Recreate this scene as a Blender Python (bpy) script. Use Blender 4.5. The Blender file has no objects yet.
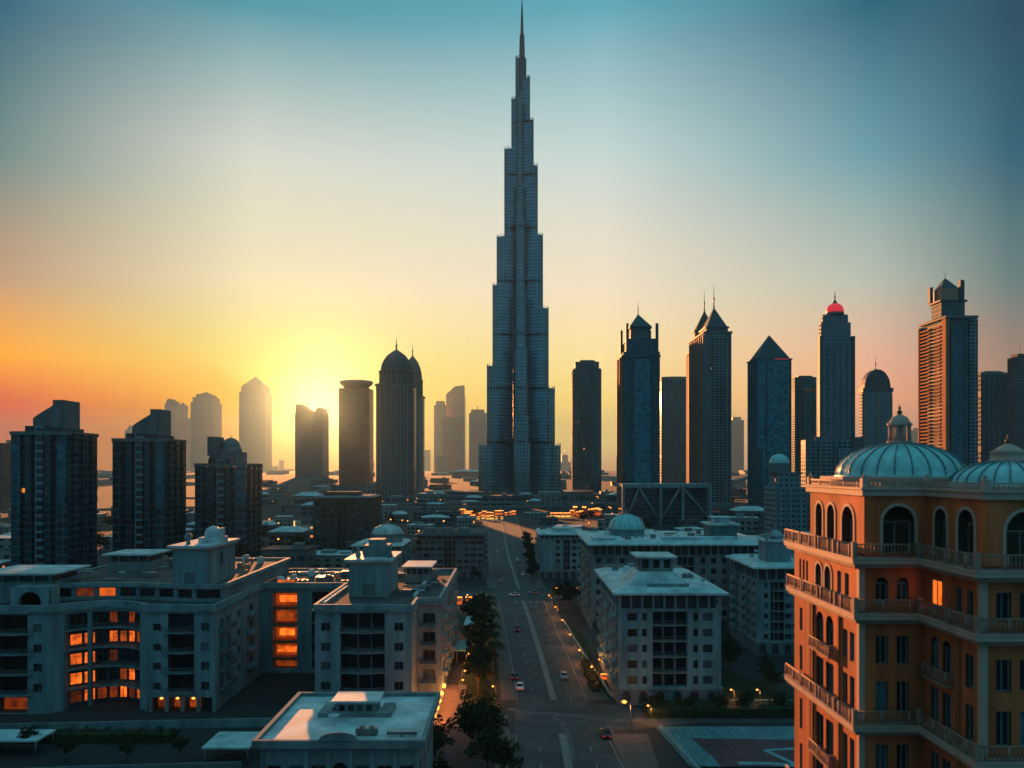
import bpy, math, random
from mathutils import Vector
from mathutils.geometry import tessellate_polygon
random.seed(7)
R = math.radians
S = bpy.context.scene

# ------------------------------------------------------------ camera
F, HY, HC = 800.0, 468.0, 50.0          # focal length in pixels, horizon row, eye height
cam_d = bpy.data.cameras.new('camera')
cam_d.sensor_width = 36.0
cam_d.lens = 36.0 * F / 1024
cam_d.shift_y = (HY - 384) / 1024
cam_d.clip_start = 0.5
cam_d.clip_end = 60000
cam_d.dof.use_dof = True
cam_d.dof.focus_distance = 700
cam_d.dof.aperture_fstop = 0.26
cam = bpy.data.objects.new('camera', cam_d)
S.collection.objects.link(cam)
cam.location = (0, 0, HC)
cam.rotation_euler = (R(90), 0, 0)
S.camera = cam

# ------------------------------------------------------------ exposure
S.view_settings.view_transform = 'Standard'
S.view_settings.look = 'None'
S.view_settings.exposure = 2.0
S.view_settings.gamma = 1.0
S.cycles.volume_bounces = 1
S.cycles.max_bounces = 6
S.cycles.diffuse_bounces = 3
S.cycles.glossy_bounces = 3
S.cycles.sample_clamp_indirect = 4.0

# ------------------------------------------------------------ sky and sun
SUN_AZ, SUN_EL = R(-13.5), R(4.7)       # azimuth from +Y (negative: towards -X), elevation
sun_dir = Vector((math.sin(SUN_AZ)*math.cos(SUN_EL), math.cos(SUN_AZ)*math.cos(SUN_EL), math.sin(SUN_EL)))
def lin(c):
    c /= 255.0
    return c/12.92 if c <= .04045 else ((c+.055)/1.055)**2.4
def srgb(r, g, b): return (lin(r), lin(g), lin(b), 1)

def make_world():
    w = bpy.data.worlds.new("World"); S.world = w; w.use_nodes = True
    nt = w.node_tree; N = nt.nodes; L = nt.links; N.clear()
    out = N.new('ShaderNodeOutputWorld')
    tc = N.new('ShaderNodeTexCoord')
    sep = N.new('ShaderNodeSeparateXYZ'); L.new(tc.outputs['Generated'], sep.inputs[0])
    def m(op, a, b=None, c=None):
        n = N.new('ShaderNodeMath'); n.operation = op
        for i, v in enumerate((a, b, c)):
            if v is None: continue
            if isinstance(v, (int, float)): n.inputs[i].default_value = v
            else: L.new(v, n.inputs[i])
        return n.outputs[0]
    x, y, z = sep.outputs
    hor = m('SQRT', m('ADD', m('MULTIPLY', x, x), m('MULTIPLY', y, y)))
    t = m('DIVIDE', z, m('MAXIMUM', hor, 0.0001))
    t = m('MINIMUM', m('MAXIMUM', t, -0.1), 1.2)
    tt = m('DIVIDE', m('ADD', t, 0.1), 1.3)
    az = m('MULTIPLY', m('ARCTAN2', x, y), 57.29578)
    def ramp(stops):
        r = N.new('ShaderNodeValToRGB'); r.color_ramp.interpolation = 'LINEAR'
        els = r.color_ramp.elements
        while len(els) > 1: els.remove(els[-1])
        for i, (tv, c) in enumerate(stops):
            p = (tv + .1)/1.3
            e = els[0] if i == 0 else els.new(p)
            e.position = p; e.color = srgb(*c)
        L.new(tt, r.inputs[0]); return r.outputs[0]
    top, top2 = (66, 142, 160), (84, 166, 184)
    COLS = SKYCOLS
    ramps = [(a, ramp(st + [(0.75, top), (1.1, top2)])) for a, st in COLS]
    cur = ramps[0][1]
    for (a0, _), (a1, col) in zip(ramps, ramps[1:]):
        mr = N.new('ShaderNodeMapRange'); mr.interpolation_type = 'SMOOTHERSTEP' if a1 - a0 > 30 else 'LINEAR'
        mr.inputs['From Min'].default_value = a0; mr.inputs['From Max'].default_value = a1
        L.new(az, mr.inputs['Value'])
        mx = N.new('ShaderNodeMix'); mx.data_type = 'RGBA'
        L.new(mr.outputs[0], mx.inputs['Factor']); L.new(cur, mx.inputs['A']); L.new(col, mx.inputs['B'])
        cur = mx.outputs['Result']
    # glow round the sun, from the angle to it
    dv = N.new('ShaderNodeVectorMath'); dv.operation = 'DOT_PRODUCT'
    L.new(tc.outputs['Generated'], dv.inputs[0]); dv.inputs[1].default_value = sun_dir
    ang = m('MULTIPLY', m('ARCCOSINE', m('MINIMUM', dv.outputs['Value'], 1.0)), 57.29578)
    def lobe(width, power):
        return m('EXPONENT', m('MULTIPLY', m('POWER', m('DIVIDE', ang, width), power), -1.0))
    total = None
    for wd, pw, col, st in GLOWS:
        v = N.new('ShaderNodeVectorMath'); v.operation = 'SCALE'
        v.inputs[0].default_value = tuple(col)
        L.new(m('MULTIPLY', lobe(wd, pw), st), v.inputs['Scale'])
        if total is None: total = v.outputs[0]
        else:
            a = N.new('ShaderNodeVectorMath'); a.operation = 'ADD'
            L.new(total, a.inputs[0]); L.new(v.outputs[0], a.inputs[1]); total = a.outputs[0]
    a = N.new('ShaderNodeVectorMath'); a.operation = 'ADD'
    L.new(cur, a.inputs[0]); L.new(total, a.inputs[1])
    bg = N.new('ShaderNodeBackground'); L.new(a.outputs[0], bg.inputs[0]); bg.inputs[1].default_value = 0.25*SKYGAIN
    sky = N.new('ShaderNodeTexSky'); sky.sky_type = 'NISHITA'; sky.sun_disc = False
    sky.sun_elevation = SUN_EL; sky.sun_rotation = SUN_AZ; sky.air_density = 1.6; sky.dust_density = 4.0
    bg2 = N.new('ShaderNodeBackground'); L.new(sky.outputs[0], bg2.inputs[0]); bg2.inputs[1].default_value = 0.0002
    ad = N.new('ShaderNodeAddShader'); L.new(bg.outputs[0], ad.inputs[0]); L.new(bg2.outputs[0], ad.inputs[1])
    L.new(ad.outputs[0], out.inputs['Surface'])
BACK = [(-.1, (50, 122, 146)), (0.0, (54, 130, 154)), (0.2, (46, 124, 148)), (0.45, (46, 124, 146))]
SKYCOLS = [
 (-150, BACK),
 (-60, [(-0.1, (150, 80, 60)), (0, (165, 90, 60)), (0.07, (160, 100, 75)), (0.2, (110, 115, 110)), (0.33, (60, 98, 110)), (0.49, (20, 80, 100))]),
 (-33, [(-0.1, (215, 110, 65)), (0, (235, 112, 50)), (0.07, (280, 73, 0)), (0.12, (295, 189, 0)), (0.2, (206, 162, 126)), (0.33, (106, 140, 140)), (0.49, (0, 98, 124))]),
 (-18, [(-0.1, (240, 140, 50)), (0, (275, 165, 10)), (0.08, (295, 216, 0)), (0.14, (246, 233, 130)), (0.22, (250, 238, 194)), (0.375, (221, 225, 213)), (0.55, (78, 157, 173))]),
 (6.6, [(-0.1, (235, 165, 115)), (0, (262, 190, 125)), (0.031, (295, 250, 145)), (0.081, (295, 255, 140)), (0.23, (258, 239, 211)), (0.39, (204, 224, 221)), (0.575, (92, 172, 190))]),
 (24, [(-0.1, (215, 140, 115)), (0, (240, 160, 125)), (0.074, (292, 189, 137)), (0.212, (196, 203, 187)), (0.36, (104, 163, 176)), (0.53, (10, 99, 126))]),
 (32, [(-0.1, (165, 120, 110)), (0, (200, 132, 115)), (0.068, (195, 132, 110)), (0.195, (97, 129, 130)), (0.332, (0, 95, 120)), (0.488, (0, 72, 96))]),
 (60, [(-0.1, (90, 95, 100)), (0, (95, 100, 102)), (0.2, (60, 98, 108)), (0.33, (34, 90, 105)), (0.49, (16, 76, 92))]),
 (150, BACK),
]
SKYGAIN = 1.0
GLOWS = [(7.5, 1.3, (1.0, .48, .01), 0.20), (2.4, 1.8, (1.0, .8, .4), 0.4)]
make_world()
sun_d = bpy.data.lights.new('sun', 'SUN')
sun_d.energy = 5.0; sun_d.angle = R(0.5); sun_d.color = (1.0, .36, .11)
sun = bpy.data.objects.new('sun', sun_d); S.collection.objects.link(sun)
sun.rotation_euler = sun_dir.to_track_quat('Z', 'Y').to_euler()
HAZE_DENS = 0.00006

# ------------------------------------------------------------ helpers
COL = S.collection
def gx(x, D): return (x - 512)/F*D
def gz(y, D): return HC - (y - HY)/F*D
def G(x, y):                          # the ground point seen at a pixel
    D = HC*F/(y - HY); return (gx(x, D), D)

class MB:
    """collects faces; build() links them as one mesh"""
    def __init__(s): s.v = []; s.f = []; s.m = []; s.uv = []; s.sm = []
    def poly(s, pts, mat=0, uv=None, sm=False):
        b = len(s.v); s.v += [tuple(p) for p in pts]
        s.f.append(tuple(range(b, b+len(pts)))); s.m.append(mat); s.uv.append(uv); s.sm.append(sm)
        return s
    def box(s, x0, x1, y0, y1, z0, z1, mat=0):
        p = [(x0,y0),(x1,y0),(x1,y1),(x0,y1)]
        return s.prism(p, z0, z1, mat)
    def prism(s, p, z0, z1, mat=0, top=None, capmat=None, closed=True, caps=True, sm=False, u0=0.0):
        q = top or p; n = len(p); u = u0
        for i in range(n if closed else n-1):
            a, b = p[i], p[(i+1) % n]; c, d = q[(i+1) % n], q[i]
            l = math.hypot(b[0]-a[0], b[1]-a[1])
            s.poly([(a[0],a[1],z0),(b[0],b[1],z0),(c[0],c[1],z1),(d[0],d[1],z1)], mat,
                   [(u,z0),(u+l,z0),(u+l,z1),(u,z1)], sm)
            u += l
        if caps:
            cm = mat if capmat is None else capmat
            s.poly([(a[0],a[1],z1) for a in q], cm)
            s.poly([(a[0],a[1],z0) for a in reversed(p)], cm)
        return s
    def lathe(s, prof, cx=0, cy=0, n=24, mat=0, sm=True, sx=1, sy=1):
        for k in range(n):
            a0, a1 = 2*math.pi*k/n, 2*math.pi*(k+1)/n
            for (r0, z0), (r1, z1) in zip(prof, prof[1:]):
                P = [(cx+sx*r0*math.cos(a0), cy+sy*r0*math.sin(a0), z0), (cx+sx*r0*math.cos(a1), cy+sy*r0*math.sin(a1), z0),
                     (cx+sx*r1*math.cos(a1), cy+sy*r1*math.sin(a1), z1), (cx+sx*r1*math.cos(a0), cy+sy*r1*math.sin(a0), z1)]
                rr = max(prof[0][0], .01)
                U = [(a0*rr, z0), (a1*rr, z0), (a1*rr, z1), (a0*rr, z1)]
                if r1 < 1e-4: P, U = P[:3], U[:3]
                elif r0 < 1e-4: P, U = [P[0], P[2], P[3]], [U[0], U[2], U[3]]
                s.poly(P, mat, U, sm)
        return s
    def tube(s, p0, p1, r0, r1=None, n=6, mat=0, sm=True):
        r1 = r0 if r1 is None else r1
        p0, p1 = Vector(p0), Vector(p1); d = (p1-p0)
        if d.length < 1e-6: return s
        d.normalize(); a = d.orthogonal().normalized(); b = d.cross(a)
        L0 = (p1-p0).length
        for k in range(n):
            t0, t1 = 2*math.pi*k/n, 2*math.pi*(k+1)/n
            e0 = a*math.cos(t0)+b*math.sin(t0); e1 = a*math.cos(t1)+b*math.sin(t1)
            s.poly([p0+e0*r0, p0+e1*r0, p1+e1*r1, p1+e0*r1], mat, [(t0,0),(t1,0),(t1,L0),(t0,L0)], sm)
        for p, r, sg in ((p0, r0, -1), (p1, r1, 1)):
            ring = [p+(a*math.cos(2*math.pi*k/n)+b*math.sin(2*math.pi*k/n))*r for k in range(n)]
            s.poly(ring if sg > 0 else ring[::-1], mat)
        return s
    def build(s, name, mats, parent=None, loc=(0,0,0), weld=None):
        me = bpy.data.meshes.new(name); me.from_pydata(s.v, [], s.f)
        if not isinstance(mats, (list, tuple)): mats = [mats]
        for m in mats: me.materials.append(m)
        uvl = me.uv_layers.new(name='UVMap').data
        for i, p in enumerate(me.polygons):
            p.material_index = s.m[i]; p.use_smooth = s.sm[i]
            uv = s.uv[i]
            if uv is None:
                nrm = p.normal
                for li, vi in zip(p.loop_indices, p.vertices):
                    c = s.v[vi]
                    if abs(nrm.z) > .6: uvl[li].uv = (c[0], c[1])
                    else:
                        l = math.hypot(nrm.x, nrm.y) or 1
                        uvl[li].uv = ((-nrm.y*c[0]+nrm.x*c[1])/l, c[2])
            else:
                for li, t in zip(p.loop_indices, uv): uvl[li].uv = t
        if any(s.sm):
            import bmesh
            bm = bmesh.new(); bm.from_mesh(me); bmesh.ops.remove_doubles(bm, verts=bm.verts, dist=1e-4)
            bm.to_mesh(me); bm.free()
        o = bpy.data.objects.new(name, me); COL.objects.link(o)
        if parent: o.parent = parent
        o.location = loc
        return o

def tag(o, label=None, cat=None, group=None, kind=None):
    if label: o['label'] = label
    if cat: o['category'] = cat
    if group: o['group'] = group
    if kind: o['kind'] = kind
    return o
def thing(name, label, cat, loc=(0,0,0), rz=0, group=None):
    o = bpy.data.objects.new(name, None); COL.objects.link(o)
    o.empty_display_size = .5
    o.location = loc; o.rotation_euler = (0,0,rz)
    return tag(o, label, cat, group)
def children_of(o): return [c for c in KIDS.get(o.name, [])]
KIDS = {}
def index_kids(root):
    for o in list(COL.objects):
        if o.parent is not None:
            KIDS.setdefault(o.parent.name, [])
            if o not in KIDS[o.parent.name]: KIDS[o.parent.name].append(o)
def dup(root, loc, rz=0, sc=None, label=None, group=None, mats=None):
    r = root.copy(); COL.objects.link(r); r.location = loc; r.rotation_euler = (0,0,rz)
    if sc: r.scale = sc if isinstance(sc, tuple) else (sc,)*3
    if label: r['label'] = label
    if group: r['group'] = group
    for ch in KIDS.get(root.name, []):
        c = ch.copy(); COL.objects.link(c); c.parent = r
        if mats and ch.name.split('.')[0] in mats:
            c.material_slots[0].link = 'OBJECT'; c.material_slots[0].material = mats[ch.name.split('.')[0]]
        for g in KIDS.get(ch.name, []):
            d = g.copy(); COL.objects.link(d); d.parent = c
    return r

# ------------------------------------------------------------ materials
def nodes(name):
    m = bpy.data.materials.new(name); m.use_nodes = True
    nt = m.node_tree; b = nt.nodes['Principled BSDF']; return m, nt, nt.nodes, nt.links, b
def c4(c): return (c[0], c[1], c[2], 1)
def mat(name, col, rough=.7, spec=.5, metal=0, var=.18, scale=.6, bump=0, emit=None, estr=0, streak=False, patchy=False):
    m, nt, N, L, b = nodes(name)
    tc = N.new('ShaderNodeTexCoord'); n = N.new('ShaderNodeTexNoise')
    n.inputs['Scale'].default_value = scale; n.inputs['Detail'].default_value = 5
    if streak:
        mp = N.new('ShaderNodeMapping'); mp.inputs['Scale'].default_value = (1.6, 1.6, .22)
        L.new(tc.outputs['Object'], mp.inputs[0]); L.new(mp.outputs[0], n.inputs['Vector'])
    else: L.new(tc.outputs['Object'], n.inputs['Vector'])
    mr = N.new('ShaderNodeMapRange'); mr.inputs['From Min'].default_value = .3; mr.inputs['From Max'].default_value = .7
    mr.inputs['To Min'].default_value = 1-var; mr.inputs['To Max'].default_value = 1+var
    L.new(n.outputs['Fac'], mr.inputs['Value'])
    v = N.new('ShaderNodeVectorMath'); v.operation = 'SCALE'; v.inputs[0].default_value = col[:3]
    L.new(mr.outputs[0], v.inputs['Scale']); L.new(v.outputs[0], b.inputs['Base Color'])
    b.inputs['Roughness'].default_value = rough; b.inputs['Metallic'].default_value = metal
    b.inputs['Specular IOR Level'].default_value = spec if rough < .6 else min(spec, .2)
    if bump:
        bp = N.new('ShaderNodeBump'); bp.inputs['Strength'].default_value = bump; bp.inputs['Distance'].default_value = .05
        n2 = N.new('ShaderNodeTexNoise'); n2.inputs['Scale'].default_value = scale*8; L.new(tc.outputs['Object'], n2.inputs['Vector'])
        L.new(n2.outputs['Fac'], bp.inputs['Height']); L.new(bp.outputs[0], b.inputs['Normal'])
    if emit:
        b.inputs['Emission Color'].default_value = c4(emit); b.inputs['Emission Strength'].default_value = estr
        if patchy:
            n3 = N.new('ShaderNodeTexNoise'); n3.inputs['Scale'].default_value = .7; n3.inputs['Detail'].default_value = 3
            L.new(tc.outputs['Object'], n3.inputs['Vector'])
            r3 = N.new('ShaderNodeMapRange'); r3.inputs['From Min'].default_value = .36; r3.inputs['From Max'].default_value = .62
            r3.inputs['To Min'].default_value = estr*.4; r3.inputs['To Max'].default_value = estr*1.2
            L.new(n3.outputs['Fac'], r3.inputs['Value'])
            oi = N.new('ShaderNodeObjectInfo'); r4 = N.new('ShaderNodeMapRange'); r4.inputs['To Min'].default_value = .3; r4.inputs['To Max'].default_value = 1.25
            L.new(oi.outputs['Random'], r4.inputs['Value'])
            mm = N.new('ShaderNodeMath'); mm.operation = 'MULTIPLY'; L.new(r3.outputs[0], mm.inputs[0]); L.new(r4.outputs[0], mm.inputs[1])
            L.new(mm.outputs[0], b.inputs['Emission Strength'])
    return m
def facade(name, wall, glass, cw, ch, fw, fh, rg=.15, mg=.5, lit=0.0, litc=(1,.3,.05), lstr=.22, rw=.6, mw=0, band=0, bandc=None, vary=.5):
    """window grid in metres from the UVs: wall round panes of glass, a few lit"""
    m, nt, N, L, b = nodes(name)
    uv = N.new('ShaderNodeUVMap'); uv.uv_map = 'UVMap'
    sp = N.new('ShaderNodeSeparateXYZ'); L.new(uv.outputs[0], sp.inputs[0])
    def M(op, a, bb=None):
        n = N.new('ShaderNodeMath'); n.operation = op
        for i, v in enumerate((a, bb)):
            if v is None: continue
            if isinstance(v, (int, float)): n.inputs[i].default_value = v
            else: L.new(v, n.inputs[i])
        return n.outputs[0]
    u = M('DIVIDE', sp.outputs[0], cw); v = M('DIVIDE', sp.outputs[1], ch)
    mu = M('LESS_THAN', M('ABSOLUTE', M('SUBTRACT', M('FRACT', u), .5)), fw/2)
    mv = M('LESS_THAN', M('ABSOLUTE', M('SUBTRACT', M('FRACT', v), .5)), fh/2)
    mask = M('MULTIPLY', mu, mv)
    cb = N.new('ShaderNodeCombineXYZ'); L.new(M('FLOOR', u), cb.inputs[0]); L.new(M('FLOOR', v), cb.inputs[1])
    oi = N.new('ShaderNodeObjectInfo'); L.new(oi.outputs['Random'], cb.inputs[2])
    wn = N.new('ShaderNodeTexWhiteNoise'); wn.noise_dimensions = '3D'; L.new(cb.outputs[0], wn.inputs['Vector'])
    g = N.new('ShaderNodeVectorMath'); g.operation = 'SCALE'; g.inputs[0].default_value = glass
    mr = N.new('ShaderNodeMapRange'); mr.inputs['To Min'].default_value = 1-vary; mr.inputs['To Max'].default_value = 1+vary
    L.new(wn.outputs['Value'], mr.inputs['Value']); L.new(mr.outputs[0], g.inputs['Scale'])
    tc = N.new('ShaderNodeTexCoord'); ns = N.new('ShaderNodeTexNoise'); ns.inputs['Scale'].default_value = .05; ns.inputs['Detail'].default_value = 4
    L.new(tc.outputs['Object'], ns.inputs['Vector'])
    mr2 = N.new('ShaderNodeMapRange'); mr2.inputs['From Min'].default_value = .3; mr2.inputs['From Max'].default_value = .7
    mr2.inputs['To Min'].default_value = .75; mr2.inputs['To Max'].default_value = 1.2
    L.new(ns.outputs['Fac'], mr2.inputs['Value'])
    wl = N.new('ShaderNodeVectorMath'); wl.operation = 'SCALE'; wl.inputs[0].default_value = wall; L.new(mr2.outputs[0], wl.inputs['Scale'])
    wcol = wl.outputs[0]
    if band:
        bm_ = M('LESS_THAN', M('FRACT', M('DIVIDE', v, band)), 1.0/band*.9)
        mb = N.new('ShaderNodeMix'); mb.data_type = 'RGBA'; L.new(bm_, mb.inputs['Factor']); L.new(wcol, mb.inputs['A'])
        mb.inputs['B'].default_value = c4(bandc or wall); wcol = mb.outputs['Result']
        mask = M('MULTIPLY', mask, M('SUBTRACT', 1.0, bm_))
    mx = N.new('ShaderNodeMix'); mx.data_type = 'RGBA'
    L.new(mask, mx.inputs['Factor']); L.new(wcol, mx.inputs['A']); L.new(g.outputs[0], mx.inputs['B'])
    L.new(mx.outputs['Result'], b.inputs['Base Color'])
    def mixv(a, c, slot):
        r = N.new('ShaderNodeMapRange'); r.inputs['To Min'].default_value = a; r.inputs['To Max'].default_value = c
        L.new(mask, r.inputs['Value']); L.new(r.outputs[0], b.inputs[slot])
    mixv(rw, rg*.5, 'Roughness'); mixv(mw, mg, 'Metallic'); mixv(.12, .5, 'Specular IOR Level')
    bp = N.new('ShaderNodeBump'); bp.inputs['Strength'].default_value = .35; bp.inputs['Distance'].default_value = .3; bp.invert = True
    L.new(mask, bp.inputs['Height']); L.new(bp.outputs[0], b.inputs['Normal'])
    if lit:
        e = M('MULTIPLY', mask, M('GREATER_THAN', wn.outputs['Value'], 1-lit))
        b.inputs['Emission Color'].default_value = c4(litc); L.new(M('MULTIPLY', e, lstr), b.inputs['Emission Strength'])
    return m
ORANGE = (1.0, .22, .02)
MT = {}
MT['ground'] = mat('ground', (.036,.038,.04), .95, var=.45, scale=.012)
MT['asphalt'] = mat('asphalt', (.046,.058,.066), .8, var=.35, scale=.15)
MT['pave'] = mat('paving', (.10,.085,.08), .85, var=.2, scale=.5)
MT['kerb'] = mat('kerb', (.17,.17,.165), .8, var=.15)
MT['line'] = mat('road_paint', (.2,.2,.2), .7, var=.3, scale=2)
MT['lawn'] = mat('lawn', (.014,.026,.009), .95, var=.5, scale=.5)
MT['leaf'] = mat('leaves', (.016,.030,.014), .8, var=.5, scale=.9)
MT['leaf2'] = mat('leaves_light', (.028,.043,.016), .8, var=.5, scale=.9)
MT['bark'] = mat('bark', (.11,.08,.06), .9)
MT['water'] = mat('water', (.02,.04,.045), .06, var=.1)
MT['white'] = mat('white_render', (.165,.245,.265), .7, var=.34, scale=.3, streak=True, bump=.2)
MT['cream'] = mat('cream_render', (.15,.21,.225), .75, var=.34, scale=.25, streak=True, bump=.1)
MT['grey'] = mat('grey_render', (.12,.155,.17), .8, var=.2, scale=.3, streak=True)
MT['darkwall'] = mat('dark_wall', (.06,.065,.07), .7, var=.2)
MT['roofw'] = mat('roof_membrane', (.42,.50,.52), .6, var=.34, scale=.3)
MT['roofd'] = mat('roof_felt', (.06,.066,.07), .85, var=.4, scale=.2)
MT['glassd'] = mat('dark_glass', (.010,.015,.02), .25, .3, var=.2)
MT['pane'] = mat('window_pane', (.014,.022,.028), .4, .25, var=.4, scale=.2)
MT['frame'] = mat('window_frame', (.2,.21,.21), .6)
MT['metal'] = mat('grey_metal', (.2,.21,.22), .4, metal=.7)
MT['rail'] = mat('rail_metal', (.12,.12,.12), .5, metal=.5)
MT['lit'] = mat('lit_pane', (.2,.08,.02), .5, var=.1, emit=(1,.15,.012), estr=.34, patchy=True)
MT['lit2'] = mat('lit_pane_dim', (.12,.05,.02), .5, var=.3, emit=(1,.13,.01), estr=.06, patchy=True)
MT['lamp'] = mat('lamp_glow', (.3,.15,.05), .5, emit=(1,.30,.05), estr=1.0)
MT['yellow'] = mat('yellow_glow', (.3,.25,.05), .5, emit=(1,.55,.1), estr=.25)
MT['red'] = mat('red_glow', (.4,.03,.04), .5, emit=(1,.03,.05), estr=.15)
MT['terra'] = mat('terracotta_render', (.54,.125,.048), .8, var=.38, scale=.35, streak=True, bump=.15)
MT['terrad'] = mat('terracotta_deep', (.33,.10,.045), .8, var=.2, scale=.3, streak=True, bump=.15)
MT['trim'] = mat('pink_stone_trim', (.52,.33,.27), .7, var=.12, scale=.5, streak=True, bump=.1)
MT['copper'] = mat('verdigris_copper', (.26,.52,.54), .38, metal=.1, var=.22, scale=.8, streak=True)
MT['rib'] = mat('dome_rib', (.10,.20,.22), .45, metal=.3, var=.15)
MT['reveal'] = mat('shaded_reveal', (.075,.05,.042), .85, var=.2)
MT['plaza'] = mat('plaza_paving', (.085,.095,.10), .85, var=.35, scale=.6)
MT['steel'] = mat('steel', (.26,.36,.40), .35, metal=.85, var=.1)
MT['crown'] = mat('crown_slate', (.045,.085,.105), .6, metal=0, var=.2)

def vary_by_object(m, lo, hi):
    nt = m.node_tree; b = nt.nodes['Principled BSDF']; l = b.inputs['Base Color'].links[0]; src = l.from_socket
    oi = nt.nodes.new('ShaderNodeObjectInfo'); pw = nt.nodes.new('ShaderNodeMath'); pw.operation = 'POWER'; pw.inputs[1].default_value = 3
    r = nt.nodes.new('ShaderNodeMapRange'); r.inputs['To Min'].default_value = lo; r.inputs['To Max'].default_value = hi
    nt.links.new(oi.outputs['Random'], pw.inputs[0]); nt.links.new(pw.outputs[0], r.inputs['Value'])
    v = nt.nodes.new('ShaderNodeVectorMath'); v.operation = 'SCALE'; nt.links.new(src, v.inputs[0]); nt.links.new(r.outputs[0], v.inputs['Scale'])
    nt.links.new(v.outputs[0], b.inputs['Base Color'])
vary_by_object(MT['pane'], .6, 7)
vary_by_object(MT['glassd'], .7, 3)

# ------------------------------------------------------------ setting
def struct(name, mb, m, loc=(0,0,0)):
    return tag(mb.build(name, m, None, loc), kind='structure')
FAR = 14000
g = MB()
ys = [-300, 0, 100, 200, 400, 800, 1600, 3200, 7000, FAR]
for a, b_ in zip(ys, ys[1:]):
    g.poly([(-FAR, a, 0), (FAR, a, 0), (FAR, b_, 0), (-FAR, b_, 0)])
struct('ground', g, MT['ground'])
# avenue: (Y, left, median, right, outer edge of the pavement)
AV = [(60,-3,9.5,22,29),(133,.2,9.5,19,24.5),(150,.4,9.4,18.2,25.5),(172,.8,9.0,16.6,21),(215,-1,7.6,15.2,18.5),(263,-3.4,5.8,13.6,16.2),(300,-5.4,4.2,12.4,15),(330,-7,3,11.5,14),
      (364,-9,1.5,10.5,13),(450,-13,-2,8.5,11),(645,-20,-7,5.5,8),(850,-27,-12,3,5),(1150,-38,-20,-3,-1)]
road = MB(); pav = MB(); padl = MB(); ln = MB(); kb = MB()
for p, q in zip(AV, AV[1:]):
    road.poly([(p[1],p[0],.03),(p[3],p[0],.03),(q[3],q[0],.03),(q[1],q[0],.03)])
    if not (300 <= p[0] < 330 or 150 <= p[0] < 172):
        pav.poly([(p[3],p[0],.14),(p[4],p[0],.14),(q[4],q[0],.14),(q[3],q[0],.14)])
        pav.poly([(p[3],p[0],.0),(p[3],p[0],.14),(q[3],q[0],.14),(q[3],q[0],.0)])
        padl.poly([(p[1]-3,p[0],.14),(p[1],p[0],.14),(q[1],q[0],.14),(q[1]-3,q[0],.14)])
        kb.prism([(p[2]-.7,p[0]),(p[2]+.7,p[0]),(q[2]+.7,q[0]),(q[2]-.7,q[0])], .031, .2)
        for e, off in ((1,.45),(3,-.45)):
            ln.poly([(p[e]+off-.1,p[0],.036),(p[e]+off+.1,p[0],.036),(q[e]+off+.1,q[0],.036),(q[e]+off-.1,q[0],.036)])
        L_ = q[0]-p[0]; k = 0
        while k < L_:
            for lane in (.25,.5,.75):
                for (ea, eb) in ((1,2),(2,3)):
                    if lane == .5 or L_ > 0:
                        t0, t1 = k/L_, min(1,(k+2.5)/L_)
                        xa = [(p[ea]+(p[eb]-p[ea])*lane)*(1-t)+(q[ea]+(q[eb]-q[ea])*lane)*t for t in (t0,t1)]
                        if lane == .5: ln.poly([(xa[0]-.09,p[0]+k,.036),(xa[0]+.09,p[0]+k,.036),(xa[1]+.09,p[0]+t1*L_,.036),(xa[1]-.09,p[0]+t1*L_,.036)])
            k += 8
# side streets crossing the avenue
road.poly([(-160,306,.034),(120,306,.034),(120,325,.034),(-160,325,.034)])
road.poly([(14,152,.034),(24,153,.034),(36,157,.034),(120,157,.034),(120,166,.034),(30,166,.034),(20,169,.034),(14,170,.034)])
road.poly([(-300,560,.034),(300,560,.034),(300,575,.034),(-300,575,.034)])
for k in range(6):
    ln.poly([(1+k*2.6,297,.04),(2.2+k*2.6,297,.04),(2.2+k*2.6,300,.04),(1+k*2.6,300,.04)])
# pale curved paving bands of the junction
def band(pts, w, m=ln, z=.044):
    for a, b_ in zip(pts, pts[1:]):
        d = Vector((b_[0]-a[0], b_[1]-a[1])); n = Vector((-d.y, d.x)).normalized()*w/2
        m.poly([(a[0]-n.x,a[1]-n.y,z),(a[0]+n.x,a[1]+n.y,z),(b_[0]+n.x,b_[1]+n.y,z),(b_[0]-n.x,b_[1]-n.y,z)])
plz = MB()
band([G(*p) for p in [(508,709),(530,713),(552,714),(580,716),(610,720),(632,721),(644,719)]], 2.0, plz)
band([G(*p) for p in [(552,716),(562,722),(568,735),(573,760)]], 1.0, plz, .046)
band([G(*p) for p in [(608,722),(612,735),(622,750),(634,768)]], .9, plz, .048)
band([G(*p) for p in [(505,608),(514,612),(527,614),(541,612),(556,606)]], 1.6, plz, .046)
band([G(*p) for p in [(513,768),(508,740),(505,715)]], 1.2, plz, .05)
struct('road', road, MT['asphalt']); struct('pavement', pav, MT['pave']); struct('side_path', padl, MT['pave'])
struct('road_markings', ln, MT['line']); struct('median_kerb', kb, MT['kerb']); struct('plaza_paving', plz, MT['plaza'])
# lawns
lw = MB()
lw.poly([(43,172,.05),(62,172,.05),(62,176,.05),(50,205,.05),(46,250,.05),(43,250,.05)])
lw.poly([(62,172,.05),(110,172,.05),(110,176,.05),(62,176,.05)])
lw.poly([(17.2,177,.05),(21.5,174,.05),(21.5,240,.05),(16.2,262,.05)])
lw.poly([(-12,160,.05),(-3.2,160,.05),(-5,296,.05),(-12,296,.05)])
lw.poly([(-160,232,.05),(-46,232,.05),(-46,300,.05),(-160,300,.05)])
struct('lawn', lw, MT['lawn'])
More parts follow.
